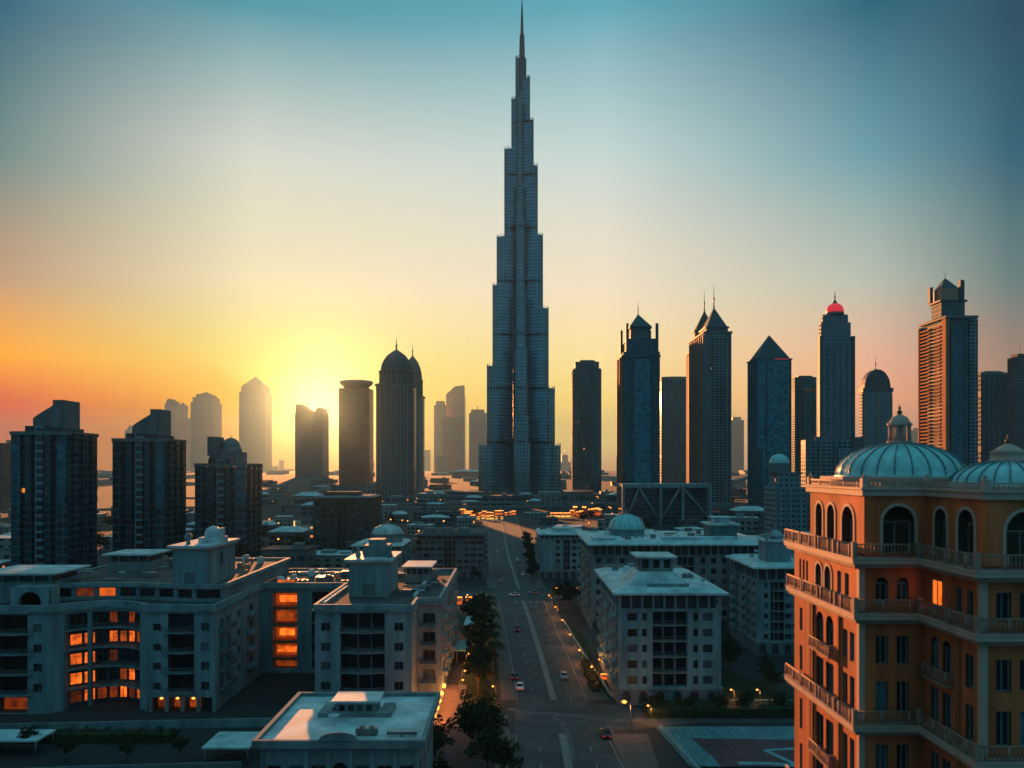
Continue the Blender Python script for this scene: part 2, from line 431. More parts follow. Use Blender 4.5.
# water
def sheet(name, pts, m, z=.06):
    s = MB(); s.poly([(x, y, z) for x, y in pts]); return struct(name, s, m)
sheet('lagoon', [(-820,1420),(-560,1380),(-480,1000),(-560,880),(-640,900)], MT['water'])
sheet('canal', [(-215,665),(-120,668),(-118,760),(-260,770)], MT['water'])
# sports court terrace at the lower right
MT['deck'] = facade('teal_deck', (.03,.10,.12), (.055,.19,.22), 1.2, 1.2, .93, .93, rg=1.2, mg=0, vary=.25)
MT['court'] = facade('dark_red_court', (.035,.014,.018), (.07,.022,.028), 2.4, 2.4, .95, .95, rg=1.3, mg=0, vary=.3)
MT['deckl'] = mat('pale_deck', (.12,.30,.33), .6, var=.2, scale=.5)
sheet('terrace', [G(655,728),G(690,768),(60,133),(60,154)], MT['deck'], .3)
cz = MB(); cz.poly([(*G(692,740),.31),(*G(722,768),.31),(62,133.3,.31),(62,146,.31)]); struct('court_surface', cz, MT['court'])
dz = MB(); band([G(738,765),G(768,765),G(800,768)], 1.3, dz, .32); band([G(765,752),G(800,768)], 1.0, dz, .325); band([G(765,752),G(800,750)], .9, dz, .33)
struct('court_stripe', dz, MT['deckl'])

# ------------------------------------------------------------ haze
hz = MB(); hz.box(-FAR-300, FAR+300, -600, FAR+300, -1, 862)
hm = bpy.data.materials.new('haze'); hm.use_nodes = True
hn = hm.node_tree; hn.nodes.clear()
ho = hn.nodes.new('ShaderNodeOutputMaterial'); hv = hn.nodes.new('ShaderNodeVolumePrincipled')
hv.inputs['Color'].default_value = (.31, .56, .68, 1); hv.inputs['Density'].default_value = HAZE_DENS
hv.inputs['Anisotropy'].default_value = -.12
hv2 = hn.nodes.new('ShaderNodeVolumePrincipled')      # the forward-scattering share of the dusty air
hv2.inputs['Color'].default_value = (.95, .74, .55, 1); hv2.inputs['Density'].default_value = HAZE_DENS*.022; hv2.inputs['Anisotropy'].default_value = .93
ha = hn.nodes.new('ShaderNodeAddShader'); hn.links.new(hv.outputs[0], ha.inputs[0]); hn.links.new(hv2.outputs[0], ha.inputs[1])
hn.links.new(ha.outputs[0], ho.inputs['Volume'])
tag(hz.build('haze', hm), kind='stuff')

# ------------------------------------------------------------ towers
def fit(xl, xr, D, d):
    """front-left X, front-right X of an axis-aligned block seen between two columns"""
    x0 = gx(xl, D) if xl < 512 else gx(xl, D+d)
    x1 = gx(xr, D+d) if xr < 512 else gx(xr, D)
    return x0, x1
class T:
    """tower: root Empty at the middle of its front edge, x right, y back, z up"""
    def __init__(s, name, label, xl, xr, D, d, cat='tower', group=None):
        x0, x1 = fit(xl, xr, D, d)
        s.w = x1-x0; s.D = D; s.d = d; s.cx = (x0+x1)/2
        s.root = thing(name, label, cat, (s.cx, D, 0), 0, group)
    def z(s, y, dd=0): return gz(y, s.D+dd)
    def x(s, px, dd=0): return gx(px, s.D+dd)-s.cx
    def part(s, name, mb, m): return mb.build(name, m, s.root)
    def box(s, name, x0, x1, y0, y1, z0, z1, m): return s.part(name, MB().box(x0,x1,y0,y1,z0,z1), m)
def rect(w, y0, y1, ch=0):
    if not ch: return [(-w/2,y0),(w/2,y0),(w/2,y1),(-w/2,y1)]
    return [(-w/2+ch,y0),(w/2-ch,y0),(w/2,y0+ch),(w/2,y1-ch),(w/2-ch,y1),(-w/2+ch,y1),(-w/2,y1-ch),(-w/2,y0+ch)]
def circ(cx, cy, r, n=24, ry=None):
    return [(cx+r*math.cos(2*math.pi*k/n), cy+(ry or r)*math.sin(2*math.pi*k/n)) for k in range(n)]
def dome_prof(r, z, h, n=8, lift=1.0):
    return [(r*math.cos(a)**lift if a < math.pi/2-.01 else 0, z+h*math.sin(a)) for a in [math.pi/2*k/n for k in range(n+1)]]
def spire(t, x, y, z0, z1, r, m=None, ball=True):
    s = MB(); h = z1-z0
    s.lathe([(r*1.6,z0),(r*1.2,z0+h*.1),(r*1.0,z0+h*.12),(r*.9,z0+h*.3),(r*1.6 if ball else r*.8,z0+h*.34),(r*1.6 if ball else r*.8,z0+h*.38),(r*.6,z0+h*.42),(r*.35,z0+h*.75),(.05,z1)], x, y, 8)
    return t.part('spire', s, m or MT['metal'])
def fins(t, xs, y, z0, z1, w, dp, m, name='pier'):
    for x in xs: t.box(name, x-w/2, x+w/2, y-dp, y-.02, z0, z1, m)
def side_fins(t, ys, x, z0, z1, w, dp, m, name='pier'):
    for y in ys: t.box(name, x-dp if x < 0 else x+.02, x-.02 if x < 0 else x+dp, y-w/2, y+w/2, z0, z1, m)

FT = {}
FT['bluegl'] = facade('blue_glass_facade', (.06,.11,.13), (.05,.10,.125), 3.2, 3.8, .8, .68, mg=.55, lit=.0008)
FT['darkgl'] = facade('dark_glass_facade', (.045,.11,.135), (.026,.085,.11), 3, 3.8, .86, .75, mg=.5, lit=.0006, rg=.1)
FT['tealgl'] = facade('teal_glass_facade', (.03,.13,.155), (.03,.14,.18), 4, 3.8, .9, .82, mg=.6, rg=.08)
FT['stone'] = facade('stone_and_window_facade', (.17,.25,.29), (.03,.05,.06), 3.6, 3.6, .55, .55, mg=.3, lit=.0015)
FT['stone2'] = facade('pale_stone_facade', (.30,.27,.25), (.05,.06,.07), 3.2, 3.5, .5, .6, mg=.3)
FT['bal'] = facade('balcony_facade', (.17,.25,.29), (.012,.02,.025), 5, 3.6, .8, .66, mg=.1, rg=.3)
FT['grid'] = facade('fine_grid_facade', (.10,.12,.14), (.04,.06,.075), 3, 6, .72, .7, mg=.45, band=12, bandc=(.05,.07,.08))
FT['resi'] = facade('residential_facade', (.03,.075,.095), (.010,.026,.036), 2.6, 3.2, .62, .6, mg=.25, lit=.0015)
FT['main'] = facade('tall_tower_facade', (.14,.36,.46), (.04,.14,.19), 2.6, 5.6, .78, .62, mg=.8, rg=.3, mw=.8, rw=.35, vary=.25, band=16, bandc=(.03,.05,.055))
FT['hazy'] = facade('haze_tinted_facade', (.50,.20,.14), (.22,.11,.09), 4, 4, .6, .6, mg=.3)  # warm tint of the sunset haze put into the facade colour
FT['orange'] = facade('glow_tinted_facade', (.50,.16,.08), (.06,.05,.05), 3, 3.8, .7, .6, mg=.4)  # orange glow round the sun put into the wall colour
FT['slab'] = facade('balcony_layers_facade', (.50,.30,.21), (.03,.028,.03), 7, 4.4, .9, .55, mg=.1, rg=.3)
FT['ribbed'] = facade('ribbed_facade', (.12,.16,.18), (.02,.04,.05), 2.4, 4.4, .5, .8, mg=.4)
FT['low'] = facade('low_rise_facade', (.24,.24,.235), (.025,.032,.038), 3.2, 3.4, .5, .5, mg=.1, lit=.012)
FT['low2'] = facade('low_rise_facade_dark', (.12,.13,.135), (.025,.032,.038), 4, 3.6, .7, .45, mg=.1, lit=.01)

# ---- the tall stepped tower
MT['warm_streak'] = mat('warm_streak_tube', (.22,.14,.12), .5, metal=.2, var=.4, scale=.02)  # warm reflection streaks painted as coloured tubes added to the tower front
def tall_tower():
    D = 1350; cx = gx(519.5, D)
    root = thing('stepped_skyscraper', 'enormous needle-like stepped glass skyscraper rising far above all others', 'skyscraper', (cx, D, 0))
    X = lambda px: gx(px, D)-cx
    Z = lambda y: gz(y, D)
    def wing(name, dirx, diry, tiers, w0, m):
        """tiers: (reach, top z) from the core outwards; rounded nose, nested"""
        d = Vector((dirx, diry)).normalized(); n = Vector((-d.y, d.x))
        prev = 0
        for i, (reach, zt) in enumerate(tiers):
            w = w0[i]/2; s = MB(); pts = []
            st = max(prev-w*1.2, 0)
            c = d*(reach-w*.8)
            pts.append(d*st - n*w)
            for k in range(9):
                a = -math.pi/2+math.pi*k/8
                pts.append(c + d*(w*.8*math.cos(a)) + n*(w*math.sin(a)))
            pts.append(d*st + n*w)
            zb = 0
            s.prism([(p.x, p.y) for p in pts], zb, zt, 0, capmat=1)
            t = s.build('wing_tier', [m, MT['roofd']], root)
            # polished fins running up the nose of the tier
            f = MB()
            for k in range(1, 8, 1):
                a = -math.pi/2+math.pi*k/8
                p = c + d*((w*.8+.3)*math.cos(a)) + n*((w+.3)*math.sin(a))
                f.tube((p.x,p.y,0),(p.x,p.y,zt+4),.55,.45,5)
            f.build('nose_fins', MT['steel'], t)
            prev = reach
    # silhouette steps: the edge columns and the row each tier stops at
    Ls = [(516,59),(512,101),(505,152),(497.5,240),(493.5,288),(488,368),(480,446)]
    Rs = [(529.5,80),(533,123),(537,169),(542,238),(547.5,311),(553.5,390),(559,446)]
    ca = math.cos(R(24))
    wl = [8.5,13,17,22,26,31,38]
    wing('left', -ca, -math.sin(R(24)), [(-X(x)/ca*.985, Z(y)) for x, y in Ls], wl, FT['main'])
    wing('right', ca, -math.sin(R(24)), [(X(x)/ca*.985, Z(y)) for x, y in Rs], wl, FT['main'])
    wing('front', .06, -1, [(14, Z(105)),(20, Z(190)),(27, Z(225)),(35, Z(300)),(46, Z(352)),(56,Z(420)),(68, Z(446))], [7.5,11,13,16,19,22,26], FT['main'])
    wing('back', 0, 1, [(14, Z(110)),(24, Z(180)),(36, Z(260)),(50, Z(340)),(66, Z(446))], [16,20,26,30,36], FT['main'])
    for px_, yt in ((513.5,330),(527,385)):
        q = MB(); q.tube((X(px_),-40,0),(X(px_),-32,Z(yt)),1.1,.8,6); q.build('warm_streak_tube', MT['warm_streak'], root)
    core = MB(); r = (X(526)-X(518.5))/2
    core.lathe([(r+1,Z(300)),(r+1,Z(59)),(r*.8,Z(58.9)),(r*.62,Z(35)),(r*.42,Z(34.5)),(r*.28,Z(14)),(.3,Z(-4))], X(522), 0, 16)
    core.build('spire', MT['crown'], root)
    bl = MB(); bl.lathe([(r+1.3,Z(101)),(r+1.4,Z(99)),(r+1.4,Z(95)),(r+1.2,Z(93))], X(522), 0, 16); bl.build('mechanical_band', MT['metal'], root)
    pd = MB(); pd.prism(circ(0,-6,150,40,95), 0, 7); pd.build('podium', FT['low2'], root)
    pd = MB(); pd.prism(circ(0,-6,125,40,82), 7, 12); pd.build('podium_terrace', FT['low2'], root)
tall_tower()

# ---- left residential trio
def trio(label, xl, xr, ytop, D, d, crown, base_mat):
    t = T('apartment_tower', label, xl, xr, D, d, 'tower')
    w = t.w; h = t.z(ytop)
    t.part('body', MB().prism(rect(w-2,0,d,3),0,h-2,0,capmat=1), [base_mat, MT['roofd']])
    # projecting bays and balcony stacks
    for fx, fw, dp, mm in ((-.40,.16,1.6,FT['darkgl']),(-.17,.10,2.2,FT['resi']),(.0,.14,1.2,FT['bal']),(.17,.10,2.2,FT['resi']),(.40,.16,1.6,FT['darkgl'])):
        t.part('bay', MB().box(fx*w-fw*w/2, fx*w+fw*w/2, -dp, -.02, 0, h-(1.0 if abs(fx)>.3 else -2.2), 0), mm)
    side = 1 if (xl+xr)/2 < 512 else -1
    for k in range(3):
        y0 = d*(.12+.3*k)
        xx = (w/2-1)*side
        t.part('bay', MB().box(min(xx,xx+side*1.5)+.02*side, max(xx,xx+side*1.5)+.02*side, y0, y0+d*.18, 0, h-1), FT['resi'])
    t.part('parapet', MB().box(-w/2+.4,w/2-.4,-2.4,d+.6,h-1.8,h-.2), MT['grey'])
    if crown == 'sail':
        a0, a1, ytp = SAIL[label]
        xa, xb, zt = t.x(a0,d*.5), t.x(a1,d*.75), t.z(ytp,d*.45)
        xs = xa+(xb-xa)*.66
        pts = [(xa,h),(xa,h+(zt-h)*.42)]+[(xa+(xs-xa)*math.sin(R(90)*k/6), h+(zt-h)*(.42+.40*(1-math.cos(R(90)*k/6))**.8 if 0 else .42+.40*math.sin(R(90)*k/6)**.9)) for k in range(1,7)]+[(xs,zt),(xb,zt),(xb,h)]
        s = MB(); y0, y1 = d*.2, d*.75
        s.poly([(x,y0,z) for x,z in reversed(pts)]); s.poly([(x,y1,z) for x,z in pts])
        n = len(pts)
        for i in range(n):
            (x0_,z0_),(x1_,z1_) = pts[i], pts[(i+1)%n]
            s.poly([(x0_,y0,z0_),(x1_,y0,z1_),(x1_,y1,z1_),(x0_,y1,z0_)])
        t.part('sail_crown', s, MT['grey'])
        t.part('penthouse', MB().box(xa-1.5,xb+.5,d*.1,d*.85,h-.1,h+1.7), MT['darkwall'])
    else:
        xa, xb = t.x(214,d*.4), t.x(247,d*.8); zt = t.z(452,d*.3)
        t.part('penthouse', MB().box(xa,xb,d*.15,d*.8,h-.1,zt), MT['grey'])
        r = (xb-xa)*.36; cx = (xa+xb)/2+2.0
        t.part('dome', MB().lathe([(r*1.1,zt),(r*1.1,zt+2)]+dome_prof(r,zt+2,t.z(437)-zt-2),cx,d*.4,20), MT['grey'])
        t.box('fin_wall', xa-.6, xa+4.4, d*.1, d*.5, zt-2, t.z(436.5), MT['grey'])
        spire(t, cx, d*.4, t.z(437)-.3, t.z(433), .25)
    return t
SAIL = {'dark residential tower with curved sail roof at the far left':(43,80,401),
        'dark teal-sided residential tower with curved sail roof beside the pale far towers':(139,171,410)}
k = list(SAIL)
trio(k[0], 12, 99, 431, 357, 26, 'sail', FT['resi'])
trio(k[1], 113, 187, 438, 385, 24, 'sail', FT['resi'])
trio('darkest low residential tower with small roof dome beside the water gap', 195, 263, 463, 410, 26, 'dome', FT['darkgl'])

# ---- far hazy towers, left
def far_tower(label, xl, xr, D, shape, m=None, group=None, d=None):
    """shape: list of (xl, xr, ytop) steps, and optional ('point', y)"""
    d = d or (xr-xl)/F*D*.9
    t = T('distant_tower', label, xl, xr, D, d, 'tower', group)
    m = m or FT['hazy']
    for i, st in enumerate(shape):
        if st[0] == 'point':
            a, b_, y0, y1 = st[1:]
            xa, xb = t.x(a), t.x(b_); ya, yb = d*.15, d*.85; mx, my = (xa+xb)/2, d/2
            t.part('pointed_roof', MB().prism([(xa,ya),(xb,ya),(xb,yb),(xa,yb)],t.z(y0)-.2,t.z(y1),top=[(mx-.3,my-.3),(mx+.3,my-.3),(mx+.3,my+.3),(mx-.3,my+.3)]), m)
        elif st[0] == 'mast':
            _, px, y0, y1 = st
            t.part('mast', MB().tube((t.x(px),d/2,t.z(y0)-2),(t.x(px),d/2,t.z(y1)),D/1800,D/4000,6), MT['metal'])
        elif st[0] == 'slope':
            a, b_, y0, ya_, yb_ = st[1:]
            xa, xb = t.x(a), t.x(b_)
            s = MB(); f_, bk = d*.12+i*.3, d*.88-i*.3
            P = [(xa,f_,t.z(y0)),(xb,f_,t.z(y0)),(xb,f_,t.z(yb_)),(xa,f_,t.z(ya_))]; Q = [(x,bk,z) for x,_,z in P]
            s.poly(P); s.poly(Q[::-1])
            for i2 in range(4): s.poly([P[i2],Q[i2],Q[(i2+1)%4],P[(i2+1)%4]][::-1])
            t.part('sloped_top', s, m)
        else:
            a, b_, y = st
            ins = i*.8
            t.part('body' if i == 0 else 'upper_body', MB().box(t.x(a),t.x(b_),ins,d-ins,0,t.z(y)), m)
    w = t.w
    if (xr-xl) > 12:
        h = t.z(shape[0][2])
        for fx in (-.3,0,.3): t.box('pier', fx*w-w*.03, fx*w+w*.03, -w*.03, -.02, 0, h-4, m)
    return t
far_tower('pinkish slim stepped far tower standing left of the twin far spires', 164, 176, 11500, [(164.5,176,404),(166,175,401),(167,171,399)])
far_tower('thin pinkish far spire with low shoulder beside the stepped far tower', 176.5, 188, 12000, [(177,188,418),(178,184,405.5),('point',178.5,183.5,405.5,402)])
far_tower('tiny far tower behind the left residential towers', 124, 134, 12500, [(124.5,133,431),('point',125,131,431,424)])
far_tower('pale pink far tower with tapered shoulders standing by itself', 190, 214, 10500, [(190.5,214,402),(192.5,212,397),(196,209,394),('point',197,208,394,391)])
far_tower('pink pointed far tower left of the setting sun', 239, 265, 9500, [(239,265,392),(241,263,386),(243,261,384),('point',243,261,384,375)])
far_tower('grey hazy slab tower at the far left edge of the skyline', 3, 18, 2600, [(3,18,443),(6,16,440)], FT['stone2'])
far_tower('dark low tower cut by the left edge of the skyline', -14, 2.5, 1100, [(-14,2,443)], FT['resi'])
# the notched tower in front of the sun
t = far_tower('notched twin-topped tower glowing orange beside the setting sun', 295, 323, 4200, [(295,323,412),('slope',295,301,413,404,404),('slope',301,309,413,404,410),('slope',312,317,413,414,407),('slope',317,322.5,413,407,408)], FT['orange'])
# tower with flared disc cap
t = T('disc_topped_tower', 'glow-tinted rounded tower with a flared disc roof right of the sun', 338, 369, 1900, 70)
rx = 31/800*1900/2; XC = t.x(353.5)
PD = [(XC-rx,8),(XC-rx+10,0),(XC+rx-10,0),(XC+rx,8),(XC+rx,62),(XC+rx-10,70),(XC-rx+10,70),(XC-rx,62)]
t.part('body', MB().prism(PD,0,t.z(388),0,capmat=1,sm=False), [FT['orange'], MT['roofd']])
t.part('neck', MB().prism(circ(XC,35,rx*.82,28,28),t.z(388)-.1,t.z(384)), MT['crown'])
t.part('disc_roof', MB().lathe([(rx*.9,t.z(385)),(rx*1.08,t.z(382)),(rx*1.08,t.z(380)),(rx*.9,t.z(379.4)),(0,t.z(379.2))],XC,35,28), MT['metal'])
for a in range(9):
    xx = XC-rx+12+a*(2*rx-24)/8; t.part('pier', MB().tube((xx,-.4,0),(xx,-.4,t.z(389)),.9,.9,5), MT['grey'])
t.part('podium', MB().box(-rx-26,rx+14,-14,60,0,12), FT['low2'])

# domed tower pair
def domed_tower(label, xl, xr, D, d, ybody, ydrum, ydome, yspire, m, tele=True):
    t = T('domed_tower', label, xl, xr, D, d)
    w = t.w; h = t.z(ybody)
    t.part('body', MB().prism(rect(w,0,d,w*.16),0,h,0,capmat=1), [m, MT['roofd']])
    n = 9
    for i in range(n):
        x = -w*.34+w*.68*i/(n-1); t.box('pier', x-w*.017, x+w*.017, -1.4, -.02, 0, h+1.5, MT['stone_t'])
    t.part('cornice', MB().prism(rect(w+3,-1.6,d+1.6,w*.16),h-.5,h+2.4), MT['stone_t'])
    r1 = w*.42; zd = t.z(ydrum)
    t.part('drum', MB().prism(circ(0,d/2,r1,24),h+2.3,zd,0,capmat=0), FT['ribbed'])
    for k in range(12):
        a = R(180+k*180/11); t.part('drum_column', MB().tube((r1*1.05*math.cos(a),d/2+r1*1.05*math.sin(a),h+2.3),(r1*1.05*math.cos(a),d/2+r1*1.05*math.sin(a),zd+1),w*.018,w*.018,5), MT['stone_t'])
    t.part('drum_cornice', MB().lathe([(r1,zd),(r1*1.12,zd+.6),(r1*1.12,zd+2),(r1*.98,zd+2.4)],0,d/2,24), MT['stone_t'])
    z1 = t.z(ydome); hh = z1-zd-2
    t.part('dome', MB().lathe([(r1*.98,zd+2),(r1*.94,zd+2+hh*.25),(r1*.8,zd+2+hh*.5),(r1*.55,zd+2+hh*.75),(r1*.25,zd+2+hh*.92),(0,z1)],0,d/2,20), MT['crown'])
    for k in range(9):
        a = R(180+k*180/8)
        rb = MB(); pr = [(r1*.99,zd+2),(r1*.95,zd+2+hh*.25),(r1*.81,zd+2+hh*.5),(r1*.56,zd+2+hh*.75),(r1*.1,z1)]
        for (ra,za),(rb_,zb) in zip(pr,pr[1:]): rb.tube((ra*math.cos(a),d/2+ra*math.sin(a),za),(rb_*math.cos(a),d/2+rb_*math.sin(a),zb),w*.01,w*.01,4)
        t.part('dome_rib', rb, MT['stone_t'])
    spire(t, 0, d/2, z1-.5, t.z(yspire), w*.022)
    return t
MT['stone_t'] = mat('tower_stone', (.15,.17,.18), .7, var=.15, scale=.1)
FT['brownst'] = facade('brown_stone_facade', (.17,.14,.145), (.035,.04,.05), 2.6, 3.4, .5, .62, mg=.3)
td = domed_tower('brown ribbed tower with dark bulbous dome in front of its slimmer twin', 375, 417, 1150, 46, 385, 371, 348, 334, FT['brownst'])
td = domed_tower('slimmer pinkish domed tower half hidden behind the brown domed tower', 400, 425, 1700, 44, 397, 380, 355, 340, FT['stone2'])
# hazy cluster between the domed pair and the tallest tower
far_tower('slim hazy tower at the left end of the pale cluster', 433.5, 446, 9000, [(434,446,405),(436,444,401)])
far_tower('tall hazy slab with a curved sloping top in the pale cluster', 445, 464.5, 9200, [(446,464.5,395),('slope',446,455,396,394,386),('slope',455,464,396,386,385)])
far_tower('grey flat-topped hazy tower in front of the curved slab', 441, 464, 7000, [(442,464,417)])
far_tower('low hazy annex block at the foot of the grey hazy tower', 436, 448, 6700, [(436,448,456)])
far_tower('pale slender tower just left of the tallest skyscraper', 468.5, 486.5, 8500, [(469,486.5,413),(471,484,409.5),('mast',477,410,405)])
far_tower('very faint distant slab behind the left haze', 424, 430, 13000, [(424,430,450)])
far_tower('faint stepped far tower seen just right of the tallest skyscraper base', 559, 571, 13000, [(559,571,462),(562,568,455),('mast',565,455,449)])
for i, (a, b_, y) in enumerate([(272,277,466),(279,283,460),(284,292,469),(300,306,463),(371,374,462),(500,506,466)]):
    far_tower('faint far block half lost in the orange haze', a, b_, 12000+i*250, [(a,b_,y)], group='faint blocks on the horizon haze')

# ---- right of the tall tower
t = T('octagonal_tower', 'slim dark eight-sided tower with notched flat top right of the tallest skyscraper', 571.5, 602, 1480, 50)
w = t.w; t.part('body', MB().prism(rect(w,0,50,9),0,t.z(368),0,capmat=1), [FT['darkgl'], MT['roofd']])
t.part('upper_body', MB().prism(rect(w*.84,3,47,9),t.z(368)-.1,t.z(361),0,capmat=1), [FT['darkgl'], MT['roofd']])
t.part('roof_screen', MB().prism(rect(w*.55,10,40,5),t.z(361)-.1,t.z(359.3)), MT['crown'])
fins(t, [-w*.26,-w*.09,w*.09,w*.26], 0, 0, t.z(369), 1.4, 1.2, MT['crown'])
side_fins(t, [15,25,35], -w/2, 0, t.z(369), 1.4, 1.2, MT['crown'])

def crown_tower():
    t = T('pyramid_topped_tower', 'near-black tower with corner fins and steep pointed roof', 616.5, 660, 1000, 70)
    w = t.w; d = 70; h1 = t.z(350); 
    t.part('body', MB().box(-w/2,w/2,0,d,0,h1-2), FT['darkgl'])
    t.part('upper_body', MB().box(-w*.36,w*.40,4,d-4,h1-2.1,t.z(338)), FT['darkgl'])
    t.part('lantern', MB().prism(rect(w*.55,8,d-20,3),t.z(338)-.1,t.z(326)), FT['ribbed'])
    t.part('cornice', MB().prism(rect(w*.62,6,d-16,3),t.z(327),t.z(325)), MT['crown'])
    zt = t.z(310); r = w*.30
    t.part('pointed_roof', MB().prism([(-r,8),(r,8),(r,d-18),(-r,d-18)],t.z(325)-.1,zt,top=[(-.5,30),(.5,30),(.5,31),(-.5,31)]), MT['crown'])
    for sx in (-.40,.43):
        t.box('corner_fin', sx*w-1.6, sx*w+1.6, 1.5, 5, h1-6, t.z(323), MT['crown'])
        t.box('corner_fin', sx*w-1.6, sx*w+1.6, d-16, d-12, h1-6, t.z(323), MT['crown'])
    fins(t, [-w*.42,-w*.3,w*.3,w*.42], 0, 0, h1-4, 1.6, 1.3, MT['crown'])
    t.box('central_bay', -w*.22, w*.22, -1.8, -.02, 0, h1-12, FT['tealgl'])
    t.box('frieze', -w*.5-1, w*.5+1, -2.2, -1.85, h1-9, h1-7, MT['crown'])
    side_fins(t, [10,32,54], -w/2, 0, h1-5, 5, 1.5, MT['terra_t'])
    spire(t, 0, 30.5, zt-.5, t.z(293), .55)
MT['terra_t'] = mat('warm_panel', (.42,.15,.075), .85, var=.1, scale=.1)
crown_tower()

t = T('rounded_office_tower', 'bluish hazy tower with a curved front and pale roof rim behind the near-black tower', 657, 690, 1700, 60)
w = t.w; arc = [(-w/2+w*k/10, -math.sin(math.pi*k/10)*9+9) for k in range(11)]
t.part('body', MB().prism(arc+[(w/2,60),(-w/2,60)],0,t.z(380),0,capmat=1), [FT['grid'], MT['roofd']])
t.part('roof_rim', MB().prism([(x*1.01,y-.8) for x,y in arc]+[(w/2+.5,60.5),(-w/2-.5,60.5)],t.z(380)-.5,t.z(376.5)), MT['stone_t'])
for k in range(1,10): t.part('pier', MB().tube((arc[k][0],arc[k][1]-.5,0),(arc[k][0],arc[k][1]-.5,t.z(381)),.8,.8,5), MT['stone_t'])

def spired_pair(label, xl, xr, D, d, ysh, yroof, ytip, ymast, m, front=True, grp=None):
    t = T('spired_tower', label, xl, xr, D, d)
    w = t.w; h = t.z(ysh)
    t.part('body', MB().box(-w/2,w/2,0,d,0,h), m)
    t.part('central_bay', MB().prism([(-w*.24,-.02),(-w*.17,-3),(w*.17,-3),(w*.24,-.02)],0,h-7), FT['bal'])
    for fx in (-.46,-.30,.30,.46): t.box('pier', fx*w-.9, fx*w+.9, -1.3, -.02, 0, h+2, MT['stone_t'])
    for k in range(8):
        fy = d*(.05+.128*k); t.box('side_pier', -w/2-1.4, -w/2-.02, fy-1.6, fy+1.6, 0, h-2, MT['terra_t'] if k % 2 else MT['stone_t'])
    t.box('cornice', -w/2-1.8, w/2+1, -1.6, d+1, h-.5, h+2, MT['stone_t'])
    zr = t.z(yroof)
    t.part('setback_storeys', MB().box(-w*.40,w*.40,4,d*.45,h+1.9,zr), FT['ribbed'])
    t.part('collar', MB().box(-w*.44,w*.44,2.5,d*.45+1.5,zr-2,zr), MT['crown'])
    zt = t.z(ytip); my = d*.24
    t.part('pointed_roof', MB().prism([(-w*.38,4),(w*.38,4),(w*.38,d*.45),(-w*.38,d*.45)],zr-.1,zt,top=[(-.5,my-.5),(.5,my-.5),(.5,my+.5),(-.5,my+.5)]), MT['crown'])
    spire(t, 0, my, zt-1, t.z(ymast), .8, MT['metal'])
    return t
spired_pair('tall pale-ribbed tower with pointed roof and the tallest mast, in front of its twin', 689.5, 731.5, 1000, 84, 333, 326, 305, 278, FT['stone'])
spired_pair('twin of the pale-ribbed tower, mostly hidden behind it, only roof and mast showing left', 687, 719, 1210, 40, 352, 330, 310, 287, FT['stone'])
far_tower('pale distant tower in the narrow gap left of the teal pyramid tower', 731.5, 744, 8000, [(731.5,744,420),(733,741,417),('mast',735,417,413)])

t = T('glass_pyramid_tower', 'teal glass tower with plain pyramid roof and red strip light', 747.5, 791.5, 900, 32)
w = t.w; h = t.z(357)
t.part('body', MB().box(-w/2,w/2,0,32,0,h-3), FT['tealgl'])
t.part('cornice', MB().box(-w/2-.9,w/2+.9,-.9,33,h-3.02,h-1.6), MT['crown'])
t.part('pyramid_roof', MB().prism(rect(w-2,1,31),h-1.65,t.z(333),top=[(-.3,16),(.3,16),(.3,16.6),(-.3,16.6)]), MT['steelroof'] if 'steelroof' in MT else MT['crown'])
t.box('roof_light_strip', w*.02, w*.42, -1.2, -.92, h-2.6, h-2.1, MT['red'])
fins(t, [-w*.5+1.2,-w*.2,w*.5-1.2], 0, 0, h-4, 1.8, .8, MT['crown'])
t = T('dark_slab_tower', 'dark flat-topped slab between the pyramid tower and the red-domed tower', 786, 817, 1200, 40)
w = t.w; h = t.z(377)
t.part('body', MB().prism(rect(w,0,40,2),0,h,0,capmat=1), [FT['darkgl'], MT['roofd']])
t.part('roof_screen', MB().box(-w*.3,w*.35,5,30,h-.1,t.z(375.3)), MT['crown'])
t.box('sign_band', -w*.05, w*.40, -.6, -.02, t.z(391), t.z(388), MT['terra_t'])
fins(t, [-w*.3,-w*.1,w*.1,w*.3], 0, 0, h-14, 1.2, 1, MT['crown'])

def red_dome_tower():
    t = T('red_domed_tower', 'stepped blue-grey tower with glowing red dome and spire', 816.5, 853.5, 1100, 16)
    w = t.w; d = 16
    steps = [(1.0,341),(.92,322),(.78,314)]
    z0 = 0
    for i, (f_, y) in enumerate(steps):
        t.part('body' if i == 0 else 'upper_body', MB().prism(rect(w*f_,i*1.5,d-i*.5,3),z0,t.z(y),0,capmat=1), [FT['office'], MT['roofd']]); z0 = t.z(y)-.1
    for sx in (-1,1): t.part('buttress', MB().prism([(sx*w*.5-2,-.8),(sx*w*.5+2,-.8),(sx*w*.5+2,6),(sx*w*.5-2,6)],0,t.z(336)), MT['crown'])
    for fx in (-.3,-.1,.1,.3): t.box('pier', fx*w-.6, fx*w+.6, -1, -.02, 0, t.z(343), MT['crown'])
    r = w*.24; z1 = t.z(314)
    t.part('drum', MB().prism(circ(0,d/2,r*1.12,20),z1-.1,t.z(319)+10,0), FT['ribbed'])
    zd = t.z(319)+9.9
    t.part('red_dome', MB().lathe([(r*1.0,zd-2),(r*1.08,zd),(r*1.08,zd+4),(r*.95,zd+8),(r*.7,zd+11),(r*.3,zd+13)],0,d/2,20), MT['red'])
    t.part('dome_cap', MB().lathe([(r*.36,zd+12.4),(r*.3,zd+14),(r*.12,zd+17),(0,zd+19)],0,d/2,12), MT['crown'])
    spire(t, 0, d/2, zd+17, t.z(288), .9)
